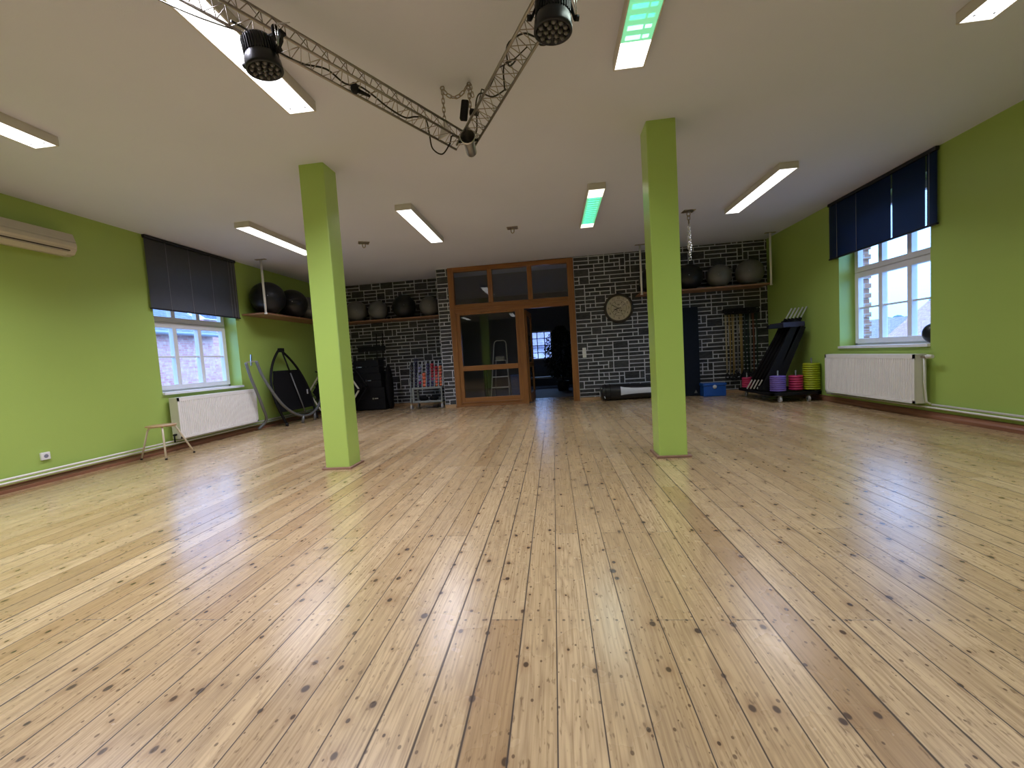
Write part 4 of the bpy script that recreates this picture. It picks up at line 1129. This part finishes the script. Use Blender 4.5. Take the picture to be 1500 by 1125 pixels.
b.box(TX0 + .06, TX1 - .06, TY0 + .06, TY1 - .06, z0 + .01, z0 + .03)
t.part('base_frame', b, M['blackm'], bevel=.004)
for (x, y) in ((3.86, 7.69), (4.33, 7.70), (3.83, 8.90), (4.40, 8.90)): caster(t, x, y)
# leaning rack
def rk(y, s): # s 0..1 along the lean, in plane y
    return Vector((3.70 + (4.40 - 3.70) * s, y, .17 + (1.40 - .17) * s))
for y in (8.03, 8.44):
    t.part('rack_rail', MB().bar(rk(y, 0) + Vector((.06, 0, 0)), rk(y, 1) + Vector((-.03, 0, 0)), .15, .04, (0, 1, 0)), M['blackm'], bevel=.004)
    t.part('rack_foot', MB().bar((3.94, y, .17), (4.42, y, 1.31), .14, .04, (0, 1, 0)), M['blackm'], bevel=.004)
t.part('crossbar', MB().box(4.10, 4.46, 8.00, 8.48, 1.30, 1.39), M['darkplum'], bevel=.006)
t.part('lower_holder', MB().box(3.74, 4.02, 8.00, 8.48, .18, .26), M['blackm'], bevel=.006)
t.part('side_arm', MB().box(3.86, 4.10, 8.02, 8.10, 1.29, 1.36), M['blackm'], bevel=.01)
def peg(x, y, h): t.part('plate_peg', MB().cyl((x, y, .16), (x, y, h), .012, 12), M['grey'])
for k in range(5):
    y = 8.36 - .045 * k
    q = Vector((-.075 + .040 * k, 0, .055)); p0 = rk(y, -.02) + q; p1 = rk(y, 1.16) + q; d = (p1 - p0).normalized()
    bb_ = T('barbell', 'slim barbell with foam grip in the leaning rack, %s from the rubber tubes' % ordn[k], 'barbell', tuple(p0), 'barbells in the leaning rack')
    bb_.part('bar', MB().cyl(p0, p1, .0130, 12), M['barsteel']); bb_.part('foam_grip', MB().cyl(p0 + d * .19, p1 - d * .22, .027, 14), M['blackf'])
def plates(x, y, z0, n, th_, R_, m, who, side):
    peg(x, y, z0 + n * th_ + .09)
    base = None
    for k in range(n):
        z = z0 + k * th_
        if n > 1:
            pos = 'lowest' if k == 0 else ('topmost' if k == n - 1 else ordn[k] + ' from the bottom')
        label = '%s round weight plate, %s in the stack %s' % (who, pos, side)
        if base is None:
            b = MB(); b.lathe([(.016, 0), (R_ - .012, 0), (R_, .007), (R_, th_ - .008), (R_ - .012, th_ - .001), (.016, th_ - .001), (.016, 0)], 36)
            base = link_obj('weight_plate', b, M[m]); base.location = (x, y, z); props(base, label, 'weight plate', '%s weight plates' % who)
        else:
            dup(base, (x, y, z), None, label)
plates(3.90, 7.83, .185, 8, .034, .125, 'purple', 'purple', 'at the front castor')
plates(4.235, 7.90, .185, 6, .043, .110, 'magenta', 'magenta', 'between purple and lime stacks')
plates(3.80, 8.80, .185, 5, .040, .090, 'magenta', 'magenta', 'below the hanging tubes')
plates(4.475, 7.86, .185, 12, .0385, .128, 'lime', 'lime green', 'beside the radiator')

# ------------------------------------------------------------------ dumbbell trolley (left of door)
t = T('dumbbell_trolley', 'grey wheeled dumbbell trolley with upright tubes beside the stone strip', 'trolley', (-2.95, 9.6, 0))
X0, X1, Y0, Y1 = -3.32, -2.60, 9.50, 9.86
for y in (Y0, Y1):
    t.part('frame', MB().box(X0, X1, y, y + .03, .465, .51).box(X0, X1, y, y + .03, .15, .195).box(X0, X0 + .05, y, y + .03, .195, .465).box(X1 - .035, X1, y, y + .03, .195, .465), M['trol'], bevel=.004)
t.part('shelf_plate', MB().box(X0, X1, Y0 + .03, Y1, .47, .50), M['trol'])
t.part('lower_tray', MB().box(X0 + .02, X1 - .02, Y0 + .03, Y1, .15, .165), M['blackm'])
nx = 9; xs = [X0 - .04 + k * (X1 - X0 + .06) / (nx - 1) for k in range(nx)]
for k, x in enumerate(xs):
    t.part('upright_tube', MB().bar((x, Y0 + .02, .51 if k else .15), (x, Y0 + .16, 1.12), .022, .022, (0, 1, 0)), M['trol'])
for (x, y) in ((X0 - .03, Y0 + .02), (X1 - .02, Y0 + .02), (X0 + .03, Y1), (X1 - .02, Y1)): caster(t, x, y, .055)
cols = [['black'] * 8, ['navy'] * 10, ['navy', 'plum', 'lilac', 'lilac', None, 'lilac', 'lilac'], ['orange', 'orange', 'orange', 'orange'], ['indigo'] * 8,
        ['indigo', 'indigo', 'plum', 'crimson', 'crimson', 'crimson', 'crimson', 'crimson'], ['tangerine', 'coral', 'coral', 'coral', 'crimson', 'crimson', 'crimson'], ['tangerine', 'tangerine', 'coral', 'tangerine', 'coral', 'tangerine', 'tangerine']]
protos = {}
rnd = random.Random(2)
cname = ['outermost column away from the door', 'second column', 'third column', 'fourth column', 'fifth column', 'sixth column', 'seventh column', 'column nearest the door']
for ci, colr in enumerate(cols):
    big = (ci == 3); dz = .083 if big else .068; R_ = .041 if big else .032
    for zi, c in enumerate(colr):
        if c is None: continue
        x = (xs[ci] + xs[ci + 1]) / 2 + rnd.uniform(-.003, .003); z = .515 + R_ + zi * dz; y = Y0 + .02 + .2 * (z - .51) * .25 + .03
        label = '%s dumbbell, %s from the bottom in the %s' % (c, ordn[zi], cname[ci])
        if (c, big) not in protos:
            m = Matrix.Rotation(PI / 2, 4, 'X')
            b = MB(); L = .16
            prof = [(0, -.08), (R_ * .7, -.08), (R_, -.068), (R_, -.05), (R_ * .75, -.042), (.014, -.038), (.014, .038), (R_ * .75, .042), (R_, .05), (R_, .068), (R_ * .7, .08), (0, .08)]
            b.lathe(prof, 8 if not big else 12, m)
            o = link_obj('dumbbell', b, M['db_' + c]); o.location = (x, y + .05, z); props(o, label, 'dumbbell', 'dumbbells on the trolley'); protos[(c, big)] = o
        else: dup(protos[(c, big)], (x, y + .05, z), None, label)
# step block lying under the trolley shelf
t = T('ankle_weight', 'dark bundle of ankle weights on the lower tray of the dumbbell trolley', 'weights', (-2.95, 9.7, .17))
t.part('cuff', MB().sphere((-3.1, 9.68, .235), .07, 14, (1.6, 1, .9)), M['blackf']); t.part('cuff', MB().sphere((-2.85, 9.68, .235), .07, 14, (1.6, 1, .9)), M['blackf'])

# ------------------------------------------------------------------ stacked black cases behind left pillar
t = T('case_stack_trolley', 'black hand trolley frame behind the stacked cases in the recess', 'hand trolley', (-4.3, 10.15, 0))
b = MB()
for x in (-4.36, -4.20): b.tube([(x - .1, 10.22, .05), (x, 10.20, 1.86)], .014, 8)
for z in (.5, 1.0, 1.52): b.tube([(-4.40 + .03 * z, 10.21, z), (-4.23 + .02 * z, 10.21, z)], .012, 8)
b.box(-4.85, -4.15, 10.16, 10.20, 1.44, 1.56)
t.part('frame', b, M['blackm']); t.part('toe_plate', MB().box(-4.80, -4.10, 9.86, 10.22, .0, .02), M['blackm'])
for x in (-4.8, -4.12): t.part('wheel', MB().cyl((x - .02, 10.3, .07), (x + .02, 10.3, .07), .07, 20), M['black'])
def case(x0, x1, y0, y1, z0, z1, label, lx):
    q = T('flight_case', label, 'case', ((x0 + x1) / 2, (y0 + y1) / 2, z0), 'stacked black cases')
    q.part('body', MB().box(x0, x1, y0, y1, z0, (z0 + z1) / 2), M['blackm'], bevel=.008)
    q.part('lid', MB().box(x0, x1, y0, y1, (z0 + z1) / 2 + .003, z1), M['blackm'], bevel=.008)
    q.part('latch', MB().box(lx - .05, lx - .02, y0 - .008, y0, (z0 + z1) / 2 - .02, (z0 + z1) / 2 + .02).box(lx, lx + .09, y0 - .006, y0, (z0 + z1) / 2 - .010, (z0 + z1) / 2 + .012), M['alu'])
case(-4.86, -4.10, 9.80, 10.14, .022, .55, 'lowest black case in the stack behind the left pillar', -4.36)
case(-4.86, -4.16, 9.80, 10.14, .552, .90, 'middle black case with silver latch in the stack behind the left pillar', -4.50)
case(-4.84, -4.20, 9.82, 10.14, .902, 1.22, 'topmost black case in the stack behind the left pillar', -4.72)
t = T('equipment_bag', 'soft black bag leaning against the case stack', 'bag', (-4.03, 9.95, 0))
t.part('body', MB().sphere((-4.02, 9.95, .55), .5, 22, (.16, .30, 1.10)), M['blackf'])

# ------------------------------------------------------------------ trampolines by the left wall
def arch_frame():
    t = T('folded_trampoline', 'black pointed arch frame with black mat leaning on the left wall', 'trampoline', (-5.45, 8.25, 0))
    # plane x between -5.62 (top) and -5.30 (bottom)
    def P(y, z): return Vector((-5.30 - .30 * z / 1.5, y, z))
    left = [(7.78, .05), (7.66, .45), (7.66, .80), (7.78, 1.10), (7.97, 1.34), (8.19, 1.52)]
    right = [(8.25, 1.52), (8.45, 1.36), (8.65, 1.12), (8.80, .80), (8.86, .45), (8.84, .05)]
    pts = [P(*q) for q in left] + [P(*q) for q in right]
    cc = cable(pts, '')
    t.part('frame', MB().tube(cc, .024, 10), M['blackm'])
    mm = MB(); poly = [P(7.70, .28), P(7.685, .55), P(7.72, .85), P(7.83, 1.10), P(8.64, 1.10), P(8.77, .80), P(8.82, .50), P(8.82, .28)]
    mm.prism(poly, (.018, 0, 0)); t.part('mat', mm, M['blackf'])
    a, b_ = P(8.21, 1.49) + Vector((.05, 0, 0)), P(8.38, .20) + Vector((.07, 0, 0))
    t.part('handle_pole', MB().cyl(a, a.lerp(b_, .35), .016, 10), M['blackm'])
    t.part('handle_pole', MB().cyl(a.lerp(b_, .35), b_, .014, 10), M['grey'], label='grey lower pole section')
    t.part('hinge_block', MB().box(-5.62, -5.53, 8.17, 8.27, 1.48, 1.56), M['black'], bevel=.01)
    t.part('foot', MB().cyl((-5.30, 7.78, 0), (-5.30, 7.78, .06), .03, 12).cyl((-5.30, 8.84, 0), (-5.30, 8.84, .06), .03, 12), M['black'])
    t.part('label_tag', MB().box(-5.395, -5.39, 8.70, 8.74, .56, .66), M['bagwhite'])
arch_frame()
def grey_hoop():
    t = T('tube_rail', 'grey curved twin tube rail standing between radiator and black arch', 'rail', (-5.3, 7.6, 0))
    A = cable([(-5.62, 7.40, .02), (-5.52, 7.50, .18), (-5.45, 7.34, .45), (-5.45, 7.22, .75), (-5.47, 7.13, 1.02), (-5.50, 7.09, 1.28)], '')
    B = cable([(-5.38, 7.20, 1.30), (-5.33, 7.26, 1.02), (-5.27, 7.40, .72), (-5.22, 7.62, .42), (-5.18, 7.95, .20), (-5.15, 8.30, .14), (-5.15, 8.62, .24), (-5.17, 8.85, .42)], '')
    t.part('rail_tube', MB().tube(A, .026, 10), M['grey']); t.part('rail_tube', MB().tube(B, .026, 10), M['grey'])
    t.part('end_bracket', MB().bar((-5.50, 7.09, 1.28), (-5.38, 7.20, 1.30), .03, .03).bar((-5.44, 7.14, 1.22), (-5.43, 7.15, 1.42), .03, .012), M['alu'])
    t.part('support_foot', MB().cyl((-5.17, 8.10, 0), (-5.16, 8.12, .16), .03, 10).cyl((-5.14, 8.5, 0), (-5.15, 8.5, .18), .03, 10), M['grey'])
grey_hoop()
def hexagon(cx, cy, cz, R_, tilt, rot, label, mt, fm, stand=True):
    t = T('hexagonal_trampoline', label, 'trampoline', (cx, cy, 0), 'hexagonal trampolines')
    m = Matrix.Translation((cx, cy, cz)) @ Matrix.Rotation(rot, 4, 'Z') @ Matrix.Rotation(PI / 2 - tilt, 4, 'X')
    pts = [m @ Vector((R_ * math.cos(k * PI / 3), R_ * .86 * math.sin(k * PI / 3), 0)) for k in range(6)]
    P2 = []
    for k in range(6):
        a, b_ = pts[k], pts[(k + 1) % 6]; P2 += [a.lerp(b_, .06), a.lerp(b_, .5), a.lerp(b_, .94)]
    t.part('frame', MB().tube(P2, .021, 10, closed=True), fm)
    t.part('mat', MB().prism([m @ Vector((R_ * .84 * math.cos(k * PI / 3), R_ * .72 * math.sin(k * PI / 3), -.004)) for k in range(6)], m.to_3x3() @ Vector((0, 0, .010))), mt)
    b = MB()
    for k in range(6):
        for q in (.2, .4, .6, .8):
            o_ = pts[k].lerp(pts[(k + 1) % 6], q); i_ = o_.lerp(Vector((cx, cy, cz)), .17); b.cyl(o_, i_, .006, 5)
    t.part('bungee_cords', b, M['blackf'])
    legs = MB()
    for k in range(6):
        n_ = m.to_3x3() @ Vector((0, 0, 1)); legs.cyl(pts[k] - n_ * .02, pts[k] + n_ * .22, .016, 8)
    t.part('leg', legs, M['blackm'])
hexagon(-5.05, 9.20, .555, .60, .12, .03, 'hexagonal trampoline with cream frame standing on edge behind the left pillar', M['blackf'], M['cream'])
hexagon(-5.13, 9.68, .60, .66, .10, .02, 'black framed hexagonal trampoline standing behind the cream framed one', M['blackf'], M['blackm'])

# ball on the right window sill
b = MB(); b.sphere((XR + .135, 5.79, 1.048), .128, 32, (.85, 1, 1))
t = T('sill_ball', 'small dark ball wedged on the window sill under the navy blind', 'ball', (XR + .135, 5.79, .92)); t.part('shell', b, M['ballblack'])
t.part('valve_plug', MB().sphere((XR + .03, 5.83, 1.03), .006, 8), M['latex_r'])

# ------------------------------------------------------------------ OUTSIDE
t = T('brick_house', 'pale brick house with slate roof outside the left window', 'building', (-17, 16, -4))
t.part('facade', MB().box(-20, -14, 2, 16.30, -4, 2.72), M['brickL'])
t.part('roof', MB().prism([(-13.75, 2, 2.70), (-13.75, 16.35, 2.70), (-15.6, 16.35, 4.0), (-15.6, 2, 4.0)], (0, 0, .12)), M['slate'])
t.part('gutter', MB().cyl((-13.68, 1.9, 2.72), (-13.68, 16.4, 2.72), .075, 10), M['gutter'])
t = T('distant_house', 'brick house wing seen beyond the roof end', 'building', (-22, 26, -4))
t.part('facade', MB().box(-25, -15.2, 17.3, 40, -4, 3.6), M['brickL']); t.part('roof', MB().prism([(-15.0, 17.2, 3.6), (-15.0, 40, 3.6), (-18, 40, 5.6), (-18, 17.2, 5.6)], (0, 0, .15)), M['slate'])
t = T('roofed_hall', 'long low hall with mauve tiled roof outside the right window', 'building', (38, 42, -4))
t.part('facade', MB().box(34, 44, 39, 66, -6, -2.3), M['brickR']); t.part('roof', MB().prism([(33.5, 38.6, -2.2), (33.5, 67, -2.2), (40, 67, 2.7), (40, 38.6, 2.7)], (0, 0, .2)), M['rooftile'])
t = T('gabled_house', 'house with steep pink tiled roof at the right side of the sky window', 'building', (30, 33, -6))
t.part('facade', MB().box(27, 33, 27, 37.0, -6, .2), M['brickR'])
t.part('roof', MB().prism([(26.7, 26.5, .0), (26.7, 38.0, .0), (29.8, 36.9, 3.3), (29.8, 26.5, 3.3)], (0, 0, .15)), M['gable'])
t.part('finial', MB().cyl((29.9, 36.9, 3.3), (29.9, 36.9, 3.75), .06, 6), M['gutter'])
def tree(x, y, z, r, label):
    rnd = random.Random(int(x)); t = T('distant_tree', label, 'tree', (x, y, -6), 'treetops over the hall roof')
    t.part('trunk', MB().cyl((x, y, -6), (x, y, z), .25, 8), M['pot']); b = MB()
    for i in range(14): b.sphere((x + rnd.uniform(-r, r), y + rnd.uniform(-r, r) * 1.2, z + rnd.uniform(-.5, .5) * r), r * rnd.uniform(.35, .6), 10)
    t.part('foliage', b, mat('hazy foliage', (.10, .16, .16), .9, var=.4, scale=3))
tree(52, 71, 2.4, 1.5, 'hazy treetop just above the hall roof ridge nearer the brick reveal'); tree(52, 65.2, 2.9, 1.5, 'hazy treetop just above the hall roof ridge nearer the pink gable')
single('yard', MB().box(-60, 120, -60, 140, -6.2, -6.0), M['yard'], 'paved yard below the windows', 'ground')['kind'] = 'structure'
t = T('garden_wall_house', 'bright pale house seen through the lattice window of the dark room', 'building', (0, 24, -4))
t.part('facade', MB().box(-6, 6, 22, 23, -6, 1.6), mat('pale lilac render', (.62, .56, .66), .8, var=.5, scale=2)); t.part('roof', MB().prism([(-6.2, 21.8, 1.5), (6.2, 21.8, 1.5), (6.2, 24, 3.2), (-6.2, 24, 3.2)], (0, 0, .1)), M['rooftile'])

# ------------------------------------------------------------------ LIGHT
w = bpy.data.worlds.new('sky'); sc.world = w; w.use_nodes = True
nt = w.node_tree; nt.nodes.clear()
out = nt.nodes.new('ShaderNodeOutputWorld'); bg = nt.nodes.new('ShaderNodeBackground')
tc = nt.nodes.new('ShaderNodeTexCoord'); sx_ = nt.nodes.new('ShaderNodeSeparateXYZ'); nt.links.new(tc.outputs['Generated'], sx_.inputs[0])
mr = nt.nodes.new('ShaderNodeMapRange'); nt.links.new(sx_.outputs[2], mr.inputs[0]); mr.inputs[1].default_value = 0.; mr.inputs[2].default_value = .35
mx = nt.nodes.new('ShaderNodeMix'); mx.data_type = 'RGBA'; nt.links.new(mr.outputs[0], mx.inputs[0])
mx.inputs[6].default_value = (.125, .37, .80, 1); mx.inputs[7].default_value = (.26, .43, .82, 1)
nt.links.new(mx.outputs[2], bg.inputs[0]); bg.inputs[1].default_value = 7.0
nt.links.new(bg.outputs[0], out.inputs[0])
def portal(x, y, z, sy, sz, rot):
    ld = bpy.data.lights.new('window_portal', 'AREA'); ld.shape = 'RECTANGLE'; ld.size = sy; ld.size_y = sz
    ld.cycles.is_portal = True
    o = bpy.data.objects.new('window_portal', ld); COL.objects.link(o); o.location = (x, y, z); o.rotation_euler = rot
portal(XL - .62, 6.47, 1.9, 2.1, 1.6, (PI / 2, 0, -PI / 2))
portal(XR + .65, 6.5, 1.95, 2.1, 1.7, (PI / 2, 0, PI / 2))
portal(-.41, FY1 + .25, 1.42, 1.0, .8, (-PI / 2, 0, 0))

sc.view_settings.view_transform = 'Standard'; sc.view_settings.look = 'None'; sc.view_settings.gamma = 1
sc.view_settings.use_curve_mapping = False
sc.view_settings.exposure = 0.0
cy_ = sc.cycles
cy_.max_bounces = 8; cy_.diffuse_bounces = 5; cy_.glossy_bounces = 4; cy_.transparent_max_bounces = 16; cy_.transmission_bounces = 6
cy_.use_denoising = True; cy_.sample_clamp_indirect = 6; cy_.caustics_reflective = False; cy_.caustics_refractive = False
